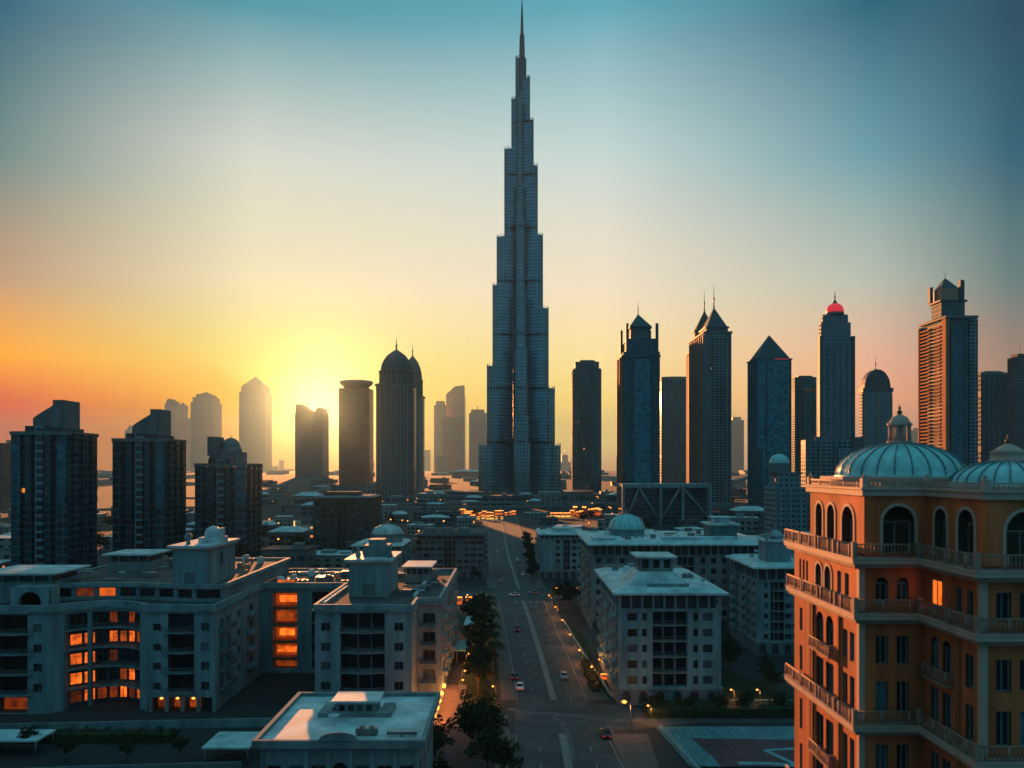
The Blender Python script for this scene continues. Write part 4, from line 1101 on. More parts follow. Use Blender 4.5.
# ------------------------------------------------------------ pale apartment blocks beside the avenue
def pale_block(name, label, x0, x1, y0, y1, zr, rows, side, front_cols, bay, wallm, roofm, plinth=3.4, eave=1.3, side_cols=6, attic=3.2, cat='building', frames=False, roofkind='lantern', lit_n=()):
    """flat block: front at y0; windowed side at x0 (side=-1) or x1 (side=+1)"""
    root = thing(name, label, cat, ((x0+x1)/2, y0, 0))
    W = (x1-x0)/2; Dp = y1-y0
    b = MB(); zt = zr-.9
    za = zt-attic
    fh = (za-plinth)/rows
    o = []; cnt = 0
    for r_ in range(rows):
        z = plinth+fh*r_
        for (c, w_) in front_cols:
            o.append(op(c*2*W-w_/2, c*2*W+w_/2, z+fh*.28, z+fh*.78, depth=.3, frame=frames, mull=1, mat=MT['lit'] if cnt in lit_n else None)); cnt += 1
    if bay:
        o.append(op(bay[0]*2*W, bay[1]*2*W, plinth+.3, za-.5, depth=1.8, frame=False, name='loggia_back', mat=MT['glassd']))
    wall(root, b, (-W,0), (W,0), plinth, za, o)
    # sides
    so = []
    for r_ in range(rows):
        z = plinth+fh*r_
        for c in range(side_cols):
            u = Dp*(c+.5)/side_cols; w_ = Dp/side_cols*.42
            so.append(op(u-w_/2, u+w_/2, z+fh*.25, z+fh*.8, depth=.35, frame=False))
    if side < 0:
        wall(root, b, (-W,Dp), (-W,0), plinth, za, so); wall(root, b, (W,0), (W,Dp), plinth, za)
    else:
        wall(root, b, (W,0), (W,Dp), plinth, za, so); wall(root, b, (-W,Dp), (-W,0), plinth, za)
    wall(root, b, (W,Dp), (-W,Dp), plinth, za)
    b.build('wall', wallm, root)
    # balconies on the side, between windows
    for c in range(0, side_cols-1, 2):
        u = Dp*(c+1)/side_cols
        for r_ in range(rows):
            z = plinth+fh*r_+fh*.1
            xx = -W if side < 0 else W
            q = MB(); q.box(min(xx+side*.02,xx+side*1.1), max(xx+side*.02,xx+side*1.1), (Dp-u if side<0 else u)-Dp/side_cols*.42, (Dp-u if side<0 else u)+Dp/side_cols*.42, z-.12, z+.85)
            q.build('balcony', wallm, root)
    # plinth with arched openings
    pl = MB(); n = max(4, int(2*W/3.2)); po = [op(2*W*(k+.5)/n-.9, 2*W*(k+.5)/n+.9, .05, plinth-.5, arch=True, depth=.6, frame=False, name='arch_opening', mat=MT['darkwall']) for k in range(n)]
    wall(root, pl, (-W-.3,-.3), (W+.3,-.3), 0, plinth-.02, po)
    pl.poly([(-W-.3,Dp,0),(-W-.3,-.3,0),(-W-.3,-.3,plinth-.02),(-W-.3,Dp,plinth-.02)])
    pl.poly([(W+.3,-.3,0),(W+.3,Dp,0),(W+.3,Dp,plinth-.02),(W+.3,-.3,plinth-.02)])
    pl.poly([(-W-.3,-.3,plinth-.02),(W+.3,-.3,plinth-.02),(W+.3,Dp,plinth-.02),(-W-.3,Dp,plinth-.02)])
    pl.build('plinth', MT['grey'], root)
    strip(root, 'ledge', [(-W,Dp),(-W,0),(W,0),(W,Dp)], plinth-.1, plinth+.2, .45, wallm, inn=.2)
    if bay:
        bx0, bx1 = -W+bay[0]*2*W, -W+bay[1]*2*W
        for r_ in range(1, rows):
            z = plinth+fh*r_
            q = MB(); m_ = 6
            arc_ = [(bx0+.03+(bx1-bx0-.06)*k/m_, -.35*math.sin(math.pi*k/m_)) for k in range(m_+1)]
            q.prism(arc_+[(bx1-.03,1.7),(bx0+.03,1.7)], z-.15, z+.1)
            bl = q.build('balcony', wallm, root)
            q = MB(); rail(q, arc_, z+.1, .95, .5, .04, .05); q.build('railing', MT['rail'], bl)
        for t_ in (.33,.67):
            xx = bx0+(bx1-bx0)*t_; MB().box(xx-.25,xx+.25,1.2,1.75,plinth+.3,za-.55).build('loggia_pier', MT['grey'], root)
    # attic storey with columns under the eave
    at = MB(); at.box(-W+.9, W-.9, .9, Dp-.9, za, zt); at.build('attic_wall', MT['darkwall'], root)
    strip(root, 'ledge', [(-W,Dp),(-W,0),(W,0),(W,Dp)], za-.15, za+.15, .35, wallm, inn=1.0)
    n = max(5, int(2*W/2.3))
    for k in range(n+1):
        xx = -W+.25+(2*W-.5)*k/n; MB().box(xx-.22,xx+.22,.05,.5,za+.15,zt).build('attic_column', wallm, root)
    n2 = max(4, int(Dp/2.8)); xs = -W if side < 0 else W-.5
    for k in range(1, n2+1):
        yy = (Dp-.5)*k/n2; MB().box(xs+.02,xs+.48,yy-.2,yy+.2,za+.15,zt).build('attic_column', wallm, root)
    rf = MB(); E_ = eave
    ro = [(-W-E_,-E_),(W+E_,-E_),(W+E_,Dp+E_),(-W-E_,Dp+E_)]
    ri = [(-W-E_+2.4,-E_+2.4),(W+E_-2.4,-E_+2.4),(W+E_-2.4,Dp+E_-2.4),(-W-E_+2.4,Dp+E_-2.4)]
    rf.prism(ro, zt, zt+.45, 0); rf.prism(ro, zt+.451, zt+1.25, 0, top=ri)
    rr = rf.build('roof', roofm, root); zq = zt+1.25
    return root, W, Dp, zq, rr
def roof_lantern(root, cx, cy, w, d, z, hs, hl, roofm, wallm, cap=True):
    m = MB(); m.prism([(cx-w,cy-d),(cx+w,cy-d),(cx+w,cy+d),(cx-w,cy+d)], z-.1, z+hs, top=[(cx-w*.62,cy-d*.62),(cx+w*.62,cy-d*.62),(cx+w*.62,cy+d*.62),(cx-w*.62,cy+d*.62)])
    m.build('roof_skirt', roofm, root)
    b = MB(); ww, dd = w*.56, d*.56
    wall(root, b, (cx-ww,cy-dd), (cx+ww,cy-dd), z+hs-.05, z+hs+hl, [op(2*ww*(k+.5)/3-ww*.2, 2*ww*(k+.5)/3+ww*.2, z+hs+hl*.25, z+hs+hl*.85, depth=.25, frame=False) for k in range(3)])
    wall(root, b, (cx-ww,cy+dd), (cx-ww,cy-dd), z+hs-.05, z+hs+hl, [op(2*dd*(k+.5)/2-dd*.25, 2*dd*(k+.5)/2+dd*.25, z+hs+hl*.25, z+hs+hl*.85, depth=.25, frame=False) for k in range(2)])
    wall(root, b, (cx+ww,cy-dd), (cx+ww,cy+dd), z+hs-.05, z+hs+hl); wall(root, b, (cx+ww,cy+dd), (cx-ww,cy+dd), z+hs-.05, z+hs+hl)
    l = b.build('lantern', wallm, root)
    c = MB(); c.box(cx-ww*1.25, cx+ww*1.25, cy-dd*1.25, cy+dd*1.25, z+hs+hl, z+hs+hl+.35); c.build('lantern_roof', roofm, l)
def roof_dome(root, cx, cy, r, z, hd, drum, m=None, spire_=True):
    d0 = MB(); d0.prism(circ(cx,cy,r*.97,16), z-.05, z+drum); d0.prism(circ(cx,cy,r*1.08,16), z+drum, z+drum+.3); d0.build('dome_drum', MT['white'], root)
    d1 = MB(); d1.lathe(dome_prof(r,z+drum+.28,hd,8), cx, cy, 24); dd = d1.build('dome', m or MT['copper'], root)
    for k in range(12):
        a = 2*math.pi*k/12; rb = MB(); pr = [(r*1.01*math.cos(e), z+drum+.3+hd*1.01*math.sin(e)) for e in [math.pi/2*j/6*.96 for j in range(7)]]
        for (ra,za),(rc,zc) in zip(pr,pr[1:]): rb.tube((cx+ra*math.cos(a),cy+ra*math.sin(a),za),(cx+rc*math.cos(a),cy+rc*math.sin(a),zc),.09,.08,4)
        rb.build('dome_rib', MT['rib'], dd)
    if spire_:
        f = MB(); z1 = z+drum+.28+hd; f.lathe([(.25,z1-.1),(.35,z1+.3),(.12,z1+.7),(.2,z1+1.0),(.0,z1+1.8)],cx,cy,8); f.build('finial', MT['trim'], dd)

# nearest pale block right of the avenue
r1, W, Dp, zq, _ = pale_block('apartment_block', 'pale six-storey block with attic colonnade and square roof lantern right of the avenue', 22.6, 44.2, 169, 206, 24.2, 5,
    -1, [(.13,2.1),(.25,.0001+1.0),(.75,1.0),(.87,2.1)], (.33,.67), MT['white'], MT['roofw'], lit_n=())
roof_lantern(r1, -1.5, 12, 6.4, 7.5, zq, 2.6, 3.0, MT['roofw'], MT['cream'])
MB().box(-4.5,4.5,2.2,2.6,zq-.4,zq+.7).build('parapet', MT['white'], r1)
roof_clutter(r1, -W+1, W-1, 1, Dp-1, zq, 12, 21, [(-8.5,5.5,4,20)])
for k, (xx, yy) in enumerate([]):
    MB().box(xx-1,xx+1,yy-.8,yy+.8,zq-.05,zq+.9).build('roof_unit', MT['metal'], r1)
# long block behind it with glazed dome
r2, W, Dp, zq, _ = pale_block('apartment_block', 'long pale block with ribbed dome at its left end, behind the lantern block', 24.6, 80, 247, 290, 27.0, 6,
    -1, [(.04,1.6),(.10,1.6),(.17,1.6),(.30,1.6),(.36,1.6),(.42,1.6),(.62,1.6),(.68,1.6),(.74,1.6),(.86,1.6),(.92,1.6)], (.48,.57), MT['cream'], MT['roofw'], side_cols=6)
roof_dome(r2, -13.2, 26, 6.2, zq+.2, 5.0, 1.6)
cxx = gx(720,262)-(24.6+80)/2
b = MB(); b.box(cxx-4.2,cxx+4.2,10,20,zq-.1,zq+4.2); b.build('roof_turret', MT['grey'], r2)
b = MB(); b.box(cxx-5,cxx+5,9,21,zq+4.2,zq+4.8); b.box(cxx-2.4,cxx+2.4,12.5,17.5,zq+4.8,zq+6.4); b.box(cxx-3.2,cxx+3.2,11.8,18.2,zq+6.4,zq+6.8); b.build('turret_roof', MT['roofw'], r2)
MB().box(-5,18,4,8,zq-.1,zq+1.0).build('skylight', MT['roofw'], r2)
MB().box(-27,-20,3,9,zq-.1,zq+.8).build('skylight', MT['roofw'], r2)
roof_clutter(r2, -W+2, W-2, 2, Dp-2, zq, 22, 22, [(-22,-5,18,34),(cxx-6,cxx+6,8,22),(-5,18,4,8),(-27,-20,3,9)])
# third block, partly behind the hotel
r3, W, Dp, zq, _ = pale_block('apartment_block', 'pale block with ornate roof turret between the long block and the hotel', 65.5, 86, 214, 240, 24.0, 6,
    -1, [(.12,1.0),(.42,2.0),(.5,2.0),(.88,2.0)], (.18,.36), MT['white'], MT['roofw'], side_cols=5)
cxx = gx(775,222)-(65.5+86)/2
b = MB(); b.box(cxx-3.4,cxx+3.4,5,12,zq-.1,zq+5.4); b.build('roof_turret', MT['white'], r3)
b = MB(); b.box(cxx-3.9,cxx+3.9,4.5,12.5,zq+5.4,zq+5.9); b.build('turret_roof', MT['roofw'], r3)
roof_dome(r3, cxx+.4, 8.5, 1.9, zq+5.9, 1.7, .6, MT['roofw'])
for sx in (-3.2, 3.2): 
    f_ = MB(); f_.lathe([(.35,zq+5.9),(.5,zq+6.6),(.2,zq+7.2),(0,zq+7.8)],cxx+sx,5.2,8); f_.build('urn', MT['white'], r3)
roof_clutter(r3, -W+1, W-1, 1, Dp-1, zq, 8, 23, [(cxx-5,cxx+5,3,14)])
# fourth: white block beside the far stretch of the avenue, and its opposite
r4, W, Dp, zq, _ = pale_block('office_block', 'small white block with blank corner beside the far end of the avenue, right side', 12.2, 33.5, 362, 395, 20.5, 5,
    -1, [(.40,2.0),(.75,2.0),(.88,2.0)], (.52,.66), MT['white'], MT['roofw'], side_cols=6, attic=1.6, eave=.5)
MB().box(-4,6,5,16,zq-.1,zq+1.6).build('roof_plant_room', MT['roofw'], r4)
roof_clutter(r4, -W, W, 1, Dp-1, zq, 8, 24, [(-5,7,4,17)])
r5, W, Dp, zq, _ = pale_block('office_block', 'wide dim grid-fronted block left of the far avenue', -44, -12.5, 362, 400, 20.0, 5,
    1, [(x,2.4) for x in (.06,.16,.26,.36,.64,.74,.84,.94)], (.42,.58), MT['grey'], MT['roofd'], side_cols=5, attic=1.6, eave=.4)
for xx in (-10,-2,6): MB().box(xx-2.5,xx+2.5,8,14,zq-.1,zq+1.8).build('roof_plant_room', MT['grey'], r5)
r6, W, Dp, zq, _ = pale_block('office_block', 'pale low block with blue-white roof dome behind the second roof tower', -66, -45.5, 330, 356, 18.5, 5,
    1, [(x,2.0) for x in (.1,.3,.5,.7,.9)], None, MT['cream'], MT['roofw'], side_cols=4, attic=1.6, eave=.6)
roof_dome(r6, gx(388,340)+55.75, 9, 6.6, zq, 4.0, 3.2, MT['roofw'])
r7, W, Dp, zq, _ = pale_block('office_block', 'dark square mid-rise with terraced roof below the disc-topped tower', gx(313,460), gx(382,500), 460, 498, 33.5, 8,
    1, [(x,2.4) for x in (.08,.2,.32,.68,.8,.92)], (.42,.58), MT['darkwall'], MT['grey'], side_cols=5, attic=1.6, eave=.4)
MB().box(-12,8,8,20,zq-.1,zq+2.2).build('roof_plant_room', MT['darkwall'], r7)

# white frame structure with diagonal braces
def brace_frame():
    D = 700; x0, x1 = gx(622,D), gx(711,D); root = thing('braced_frame_building', 'pale rectangular frame building with big diagonal braces below the pyramid-topped towers', 'building', ((x0+x1)/2, D, 0))
    W = (x1-x0)/2; zt = gz(484,D)
    b = MB(); b.box(-W+2,W-2,6,40,0,zt-2); b.build('glass_block', FT['bluegl'], root)
    MB().box(-W,W,-3,44,zt-3.2,zt).build('top_beam', MT['white'], root)
    for sx in (-1,1): MB().box(sx*W-2.2 if sx>0 else -W, W if sx>0 else -W+2.2, -2.8, 1, 0, zt-3.22).build('corner_column', MT['white'], root)
    for t in (-.14,.36): MB().box(t*W-1, t*W+1, -2.6, .5, 0, zt-3.22).build('column', MT['white'], root)
    xs = [-W*.95,-W*.55,-W*.14,W*.36,W*.95]
    for (a, za, c, zc) in ((-W*.62,zt-3,-W*.2,6),(-W*.62,zt-3,-W*.9,6),(W*.3,zt-3,-W*.1,6),(W*.36,zt-3,W*.92,8)):
        q = MB(); q.tube((a,-1.2,za),(c,-1.2,zc),1.1,1.1,4); q.build('brace', MT['white'], root)
brace_frame()

# ------------------------------------------------------------ curved apartment complex at the left
def complex_left():
    root = thing('apartment_complex', 'long pale apartment complex with curved loggia front and lit orange windows', 'building', (0,0,0))
    wm = MT['white']; ZR = 21.5
    X = gx
    b = MB()
    fl = [4.0+4.1*k for k in range(5)]            # floor levels 4.0 8.1 12.2 16.3 20.4
    rowz = [5.3, 9.4, 13.3, 17.4]                 # window centres
    # ---- wing nearest the avenue, front
    x0, x1, y = -40.4, -20.5, 164
    o = [op(u-.95,u+.95,z-.85,z+.85,depth=.35,mull=1) for u in (2.2,17.2) for z in rowz]
    o.append(op(5.3,14.3,2.6,20.2,depth=2.6,frame=False,name='loggia_back',mat=MT['glassd']))
    wall(root, b, (x0,y), (x1,y), 0, ZR, o, jm=1)
    for z in fl[:4]:
        q = MB(); arc = [(x0+5.33+8.94*k/8, y-.45-.9*math.sin(math.pi*k/8)) for k in range(9)]
        q.prism([(x0+5.33,y-.02)]+arc+[(x0+14.27,y-.02)], z-.1, z+.15); q.prism([(x0+5.33,y),(x0+14.27,y),(x0+14.27,y+2.55),(x0+5.33,y+2.55)], z-.1, z+.15)
        bl = q.build('balcony', wm, root); q = MB(); rail(q, arc, z+.15, 1.0, .3, .03, .06); q.build('railing', MT['rail'], bl)
    for t in (.35,.66):
        xx = x0+5.33+8.94*t; MB().box(xx-.14,xx+.14,y+1.9,y+2.55,2.7,20.1).build('loggia_mullion', MT['frame'], root)
    # return and setback front
    wall(root, b, (x1,y), (x1,173), 0, ZR)
    o = [op(1.2,3.9,z-1.2,z+1.2,depth=.6,mull=1) for z in rowz]
    wall(root, b, (x1,173), (-15.6,173), 0, ZR, o)
    for z in rowz:
        q = MB(); q.box(-19.7,-16.3,172.1,172.98,z-1.75,z-1.55); bl = q.build('balcony', wm, root)
        q = MB(); rail(q, [(-19.7,172.95),(-19.7,172.15),(-16.3,172.15),(-16.3,172.95)], z-1.55, .95, .25, .03, .05); q.build('railing', MT['rail'], bl)
    # long side facing the avenue
    o = []
    for i, u in enumerate((4,10,16,22,28,34,40,46)):
        for z in rowz: o.append(op(u-1.1,u+1.1,z-.9,z+.9,depth=.35,mull=1,frame=False,mat=MT['lit'] if (i,z) in ((2,5.3),) else None))
    wall(root, b, (-15.6,173), (-15.6,223), 0, ZR, o)
    for u in (7,19,31,43):
        for z in rowz: 
            q = MB(); q.box(-15.58,-14.4,173+u-1.3,173+u+1.3,z-1.7,z-.7); q.build('balcony', wm, root)
    for u in (1,13,25,37,49): MB().box(-15.58,-15.2,173+u-.4,173+u+.4,0,ZR).build('pilaster', wm, root)
    # ---- recess between the wings
    o = [op(2.6,8.6,1.0,19.8,depth=3.2,frame=False,name='stairwell_back',mat=MT['lit2'],label='back of the stairwell lit deep orange'),
         op(12.2,18.2,1.0,19.8,depth=2.2,frame=False,name='loggia_back',mat=MT['glassd'])]
    wall(root, b, (-61,195), (-40.4,195), 0, ZR, o)
    for k, z in enumerate(fl):
        MB().box(-58.35,-52.45,195.1,198.1,z-.9,z-.15).build('landing', MT['terrad'], root)
        p_ = MB(); p_.box(-57.9+.5*(k%2),-53.2-.6*(k%3),197.6,198.15,z+.6,z+1.9+.3*(k%2)); p_.build('lit_panel', MT['lit'], root)
        MB().box(-48.75,-42.85,195.1,197.1,z-.3,z).build('landing', MT['grey'], root)
    # ---- side of the left wing facing the recess
    o = []
    for z in rowz:
        o += [op(3.2,5.4,z-1.3,z+1.0,depth=.7,frame=False), op(7.0,9.2,z-1.3,z+1.0,depth=.7,frame=False), op(14,16,z-.9,z+.9,depth=.35), op(22,24.4,z-.9,z+.9,depth=.35,frame=False)]
    wall(root, b, (-61,164), (-61,195), 0, ZR, o)
    for z in rowz:
        q = MB(); q.box(-60.98,-59.7,166.6,173.8,z-1.75,z-1.5); bl = q.build('balcony', wm, root)
        q = MB(); rail(q, [(-60.95,166.65),(-59.75,166.65),(-59.75,173.75),(-60.95,173.75)], z-1.5, .95, .3, .04, .06); q.build('railing', MT['rail'], bl)
        q = MB(); q.box(-60.98,-59.9,184,189,z-1.75,z-1.0); q.build('balcony', wm, root)
    # ---- straight bay of the left wing
    xa, xb = -74.6, -61
    o = [op(u-.85,u+.85,z-.85,z+.85,depth=.35,mull=1) for u in (11.7,) for z in rowz]
    o += [op(1.0,2.6,z-.8,z+.7,depth=.3,mull=0) for z in rowz]
    o += [op(4.1,9.4,fl[k]+.2,fl[k+1]-.25,depth=2.4,frame=False,name='loggia_back',mat=MT['glassd']) for k in range(0,4)]
    wall(root, b, (xa,164), (xb,164), 3.0, ZR, o, jm=1)
    for k in range(4):
        z = fl[k]
        q = MB(); arc = [(xa+2.9+6.6*t/6, 163.5-.8*math.sin(math.pi*t/6)) for t in range(7)]
        q.prism([(xa+2.9,163.98)]+arc+[(xa+9.5,163.98)], z-.12, z+.14); bl = q.build('balcony', wm, root)
        q = MB(); rail(q, arc, z+.14, 1.0, .3, .03, .06); q.build('railing', MT['rail'], bl)
    # ---- curved bay: centre pushed back, faceted
    n = 10; XA, XB = -94.6, -74.6
    arc = [(XA+(XB-XA)*k/n, 162.5+(164-162.5)*k/n+6.0*math.sin(math.pi*k/n)) for k in range(n+1)]
    back = [(x, yy+2.8) for x, yy in arc]
    litw = {(1,0):1,(1,1):1,(1,2):1,(5,2):1,(6,2):1,(7,2):0,(2,0):1,(2,1):1,(2,2):1,(4,2):1,(4,1):0,(6,0):1,(5,0):0,(4,3):0,(6,3):0}
    for k in range(n):
        p0, p1 = back[k], back[k+1]; L_ = math.hypot(p1[0]-p0[0], p1[1]-p0[1])
        if k in (0, n-1):
            wall(root, b, arc[k], arc[k+1], 0, ZR); continue
        o = []
        for r_ in range(-1, 4):
            z = 4.0+4.1*r_ if r_ >= 0 else 0.2
            st = litw.get((k, r_))
            if r_ == -1: st = 1 if k in (2,5,7) else 0
            o.append(op(.2, L_-.2, z+.5, z+2.9, depth=.25, mull=1, trans=.7, mat=(MT['lit'] if st == 1 else MT['lit2'] if st == 0 else MT['glassd']), label='lit orange window' if st == 1 else None))
        wall(root, b, p0, p1, 0, ZR, o, m=1)
    for e in (1, n-1):
        a_, c_ = arc[e], back[e]
        b.poly([(a_[0],a_[1],0),(c_[0],c_[1],0),(c_[0],c_[1],ZR),(a_[0],a_[1],ZR)])
    for k, z in enumerate(fl):
        q = MB(); q.prism([(x, yy-(.0)) for x, yy in arc[1:n]]+[(x, yy-.06) for x, yy in back[1:n]][::-1], z-.15, z+.12)
        sl = q.build('balcony' if k < 4 else 'lintel', wm, root)
        if k < 4:
            q = MB(); rail(q, [(x, yy+.15) for x, yy in arc[1:n]], z+.12, .95, .35, .03, .06); q.build('railing', MT['rail'], sl)
    for k in (1,3,n-1):
        x_, y_ = arc[k]; MB().box(x_-.4,x_+.4,y_-.1,y_+.7,0,ZR-.1).build('pier', wm, root)
    strip(root, 'fascia', arc, 19.8, ZR, .02, wm, inn=.35)
    # ---- far-left bay
    x0, x1, y = -125, -94.6, 162.5
    o = []
    for uu in (x0+3, x0+14, ):
        pass
    for z in rowz:
        o += [op(28.6-.85,28.6+.85,z-.85,z+.85,depth=.35,mull=1), op(17.0-.8,17.0+.8,z-.85,z+.85,depth=.35,mull=1), op(4-.8,4+.8,z-.85,z+.85,depth=.35,mull=1)]
    o += [op(20.4,26.6,fl[k]+.2,fl[k+1]-.25,depth=2.4,frame=False,name='loggia_back',mat=MT['glassd']) for k in range(4)]
    o += [op(7,14.5,fl[k]+.2,fl[k+1]-.25,depth=2.4,frame=False,name='loggia_back',mat=MT['glassd']) for k in range(4)]
    o += [op(20.4,26.6,.3,3.4,depth=2.4,frame=False,name='arcade_back',mat=MT['lit2'])]
    wall(root, b, (x0,y), (x1,y), 0, ZR, o, jm=1)
    for k in range(4):
        z = fl[k]; q = MB(); ar = [(x0+19.5+8.4*t/6, y-.4-.9*math.sin(math.pi*t/6)) for t in range(7)]
        q.prism([(x0+19.5,y-.02)]+ar+[(x0+27.9,y-.02)], z-.12, z+.14); bl = q.build('balcony', wm, root)
        q = MB(); rail(q, ar, z+.14, 1.0, .3, .03, .06); q.build('railing', MT['rail'], bl)
    # ground-floor arcade under the straight bay
    o = [op(.8+3.3*k,3.3+3.3*k,.1,2.9,depth=.6,frame=False,name='arcade_back',mat=MT['lit2'] if k in (0,1,2) else MT['darkwall']) for k in range(4)]
    wall(root, b, (xa,166.4), (xb,166.4), 0, 3.0, o, m=1)
    for k in range(5): MB().box(xa+.2+3.25*k,xa+.8+3.25*k,163.9,164.6,0,3.0).build('arcade_column', wm, root)
    for k in (0,1,2):
        q = MB(); q.box(xa+1.7+3.3*k,xa+2.2+3.3*k,165.7,166.0,2.1,2.45); q.build('wall_lamp', MT['lamp'], root)
    b.poly([(xa,164,3),(xb,164,3),(xb,166.4,3),(xa,166.4,3)][::-1], 1)
    # closing walls
    wall(root, b, (-15.6,223), (-125,223), 0, ZR); wall(root, b, (-125,223), (-125,162.5), 0, ZR)
    b.build('wall', [wm, MT['darkwall']], root)
    # ---- roofs and parapets
    outline_ = [(-125,162.5)]+arc+[(-61,164),(-61,195),(-40.4,195),(-40.4,164),(-20.5,164),(-20.5,173),(-15.6,173),(-15.6,223),(-125,223)]
    rf = MB(); pts3 = [Vector((x,yy,0)) for x,yy in outline_]
    for tri in tessellate_polygon([pts3]):
        t = [pts3[i] for i in tri]; ar = (t[1].x-t[0].x)*(t[2].y-t[0].y)-(t[2].x-t[0].x)*(t[1].y-t[0].y)
        if abs(ar) < 1e-6: continue
        if ar < 0: t = t[::-1]
        rf.poly([(p.x,p.y,ZR-.25) for p in t])
    rf.build('roof', MT['roofd'], root)
    strip(root, 'parapet', outline_, ZR-.5, ZR+.55, .3, wm, inn=.35, closed=True)
    strip(root, 'cornice', outline_, ZR-1.0, ZR-.52, .55, MT['cream'], inn=.0, closed=True)
    # light edging strips lying on the roof
    for (xx0,xx1,yy0,yy1) in ((-40,-39.3,168,192),(-22,-21.2,178,220),(-58,-30,217,218)):
        MB().box(xx0,xx1,yy0,yy1,ZR-.24,ZR+.35).build('roof_upstand', MT['roofw'], root)
    # penthouse storey along the left wing
    pn = 8; pa = [(-104+36*k/pn, 171+3.5*math.sin(math.pi*k/pn)) for k in range(pn+1)]; pa.append((-62,171.5))
    pb_ = MB()
    for k, (p0, p1) in enumerate(zip(pa, pa[1:])):
        L_ = math.hypot(p1[0]-p0[0],p1[1]-p0[1])
        wall(root, pb_, p0, p1, ZR-.2, 24.6, [op(.5,L_-.5,ZR+.6,23.9,depth=.4,frame=False,mat=MT['lit'] if k == 3 else (MT['lit2'] if k in (2,) else MT['glassd']))])
    pb_.poly([(-62,171.5,ZR-.2),(-62,222,ZR-.2),(-62,222,24.6),(-62,171.5,24.6)])
    poly = pa+[(-62,222),(-104,222)]
    pb_.build('penthouse_wall', MT['cream'], root)
    rf = MB(); p3 = [Vector((x,yy,0)) for x,yy in poly]
    for tri in tessellate_polygon([p3]):
        t = [p3[i] for i in tri]; ar = (t[1].x-t[0].x)*(t[2].y-t[0].y)-(t[2].x-t[0].x)*(t[1].y-t[0].y)
        if abs(ar) < 1e-6: continue
        if ar < 0: t = t[::-1]
        rf.poly([(p.x,p.y,24.65) for p in t])
    rf.build('penthouse_roof', MT['roofd'], root)
    strip(root, 'parapet', poly, 24.2, 25.1, .5, wm, inn=.3, closed=True)
    # ---- roof towers
    def tower(xl, xr, y0, y1, zb, zt, win):
        t_ = MB()
        wall(root, t_, (xl,y0), (xr,y0), zb, zt, win[0]); wall(root, t_, (xr,y0), (xr,y1), zb, zt, win[1])
        wall(root, t_, (xr,y1), (xl,y1), zb, zt); wall(root, t_, (xl,y1), (xl,y0), zb, zt)
        tw = t_.build('roof_tower', wm, root)
        c = MB(); c.box(xl-.9,xr+.9,y0-.9,y1+.9,zt,zt+.55); c.build('tower_cap', MT['roofw'], tw)
        c = MB(); c.box(xl-.4,xr+.4,y0-.4,y1+.4,zt-.45,zt-.01); c.build('cap_moulding', MT['trim'], tw)
        return zt+.55
    zt = tower(-73,-65.4,172,189,24.6,32.8, ([op(2.6,4.9,25.0,27.4,depth=.2,frame=False,mat=MT['grey'],name='niche')], [op(7.5,9.3,28.2,31.3,arch=True,depth=.4)]))
    cx, cy = -67.2, 180; 
    m = MB(); m.box(cx-2.4,cx+2.4,cy-2.6,cy+2.6,zt,zt+1.2); m.lathe([(1.9,zt+1.2),(1.85,zt+2.2),(1.5,zt+3.0),(.7,zt+3.5),(0,zt+3.7)],cx,cy,16); m.box(cx+1.7,cx+2.3,cy-1,cy+1,zt+1.2,zt+3.2); m.build('roof_cupola', MT['roofw'], root)
    m = MB(); m.lathe([(.5,zt),(.35,zt+.9),(.75,zt+1.2),(.85,zt+1.8),(.5,zt+2.4),(0,zt+2.6)],-70.6,174.5,12); m.build('ball_finial', MT['cream'], root)
    zt = tower(-36.3,-27.6,178,193.6,21.3,29.2, ([op(3.0,5.8,21.6,24.2,depth=.15,frame=False,mat=MT['grey'],name='niche')], []))
    cx, cy = -31.2, 185
    m = MB(); m.box(cx-2.6,cx+3.0,cy-3,cy+3,zt,zt+2.6); m.box(cx-1.6,cx+1.9,cy-2,cy+2,zt+2.6,zt+3.9); m.build('tower_turret', MT['cream'], root)
    for (sx, sy) in ((-3.6,-4),(-3.4,3),(3.6,-4.6)):
        m = MB(); m.lathe([(.5,zt),(.7,zt+.9),(.3,zt+1.5),(.45,zt+2.0),(0,zt+2.9)],cx+sx,cy+sy,8); m.build('urn', MT['cream'], root)
    # roof pavilions
    def pav(x0,x1,y0,y1,zb,zt,ov=1.0,m_=None):
        m = MB(); m.box(x0,x1,y0,y1,zb,zt-1.6); m.build('pavilion_base', MT['cream'], root)
        m = MB(); m.box(x0+.6,x1-.6,y0+.6,y1-.6,zt-1.6,zt-.01); m.build('pavilion_core', MT['darkwall'], root)
        for k in range(5):
            xx = x0+.3+(x1-x0-.6)*k/4; MB().box(xx-.2,xx+.2,y0+.1,y0+.5,zt-1.6,zt-.01).build('pavilion_column', MT['cream'], root)
        m = MB(); m.box(x0-ov,x1+ov,y0-ov,y1+ov,zt,zt+.4); m.build('pavilion_roof', MT['roofw'], root)
    pav(-99,-89,196,206,24.6,28.6)
    pav(-27,-20.5,200,212,21.3,25.0,.6)
    pav(-112,-98,170,182,21.3,27.4,1.5)
    m = MB(); wall(root, m, (-103.5,165),(-95.5,165),ZR-.2,25.4,[op(1.6,6.4,ZR+.1,24.5,arch=True,depth=1,frame=False,mat=MT['darkwall'],name='arch_opening')]); m.box(-103.5,-95.5,166,169,ZR-.2,25.4); m.build('roof_arch', wm, root)
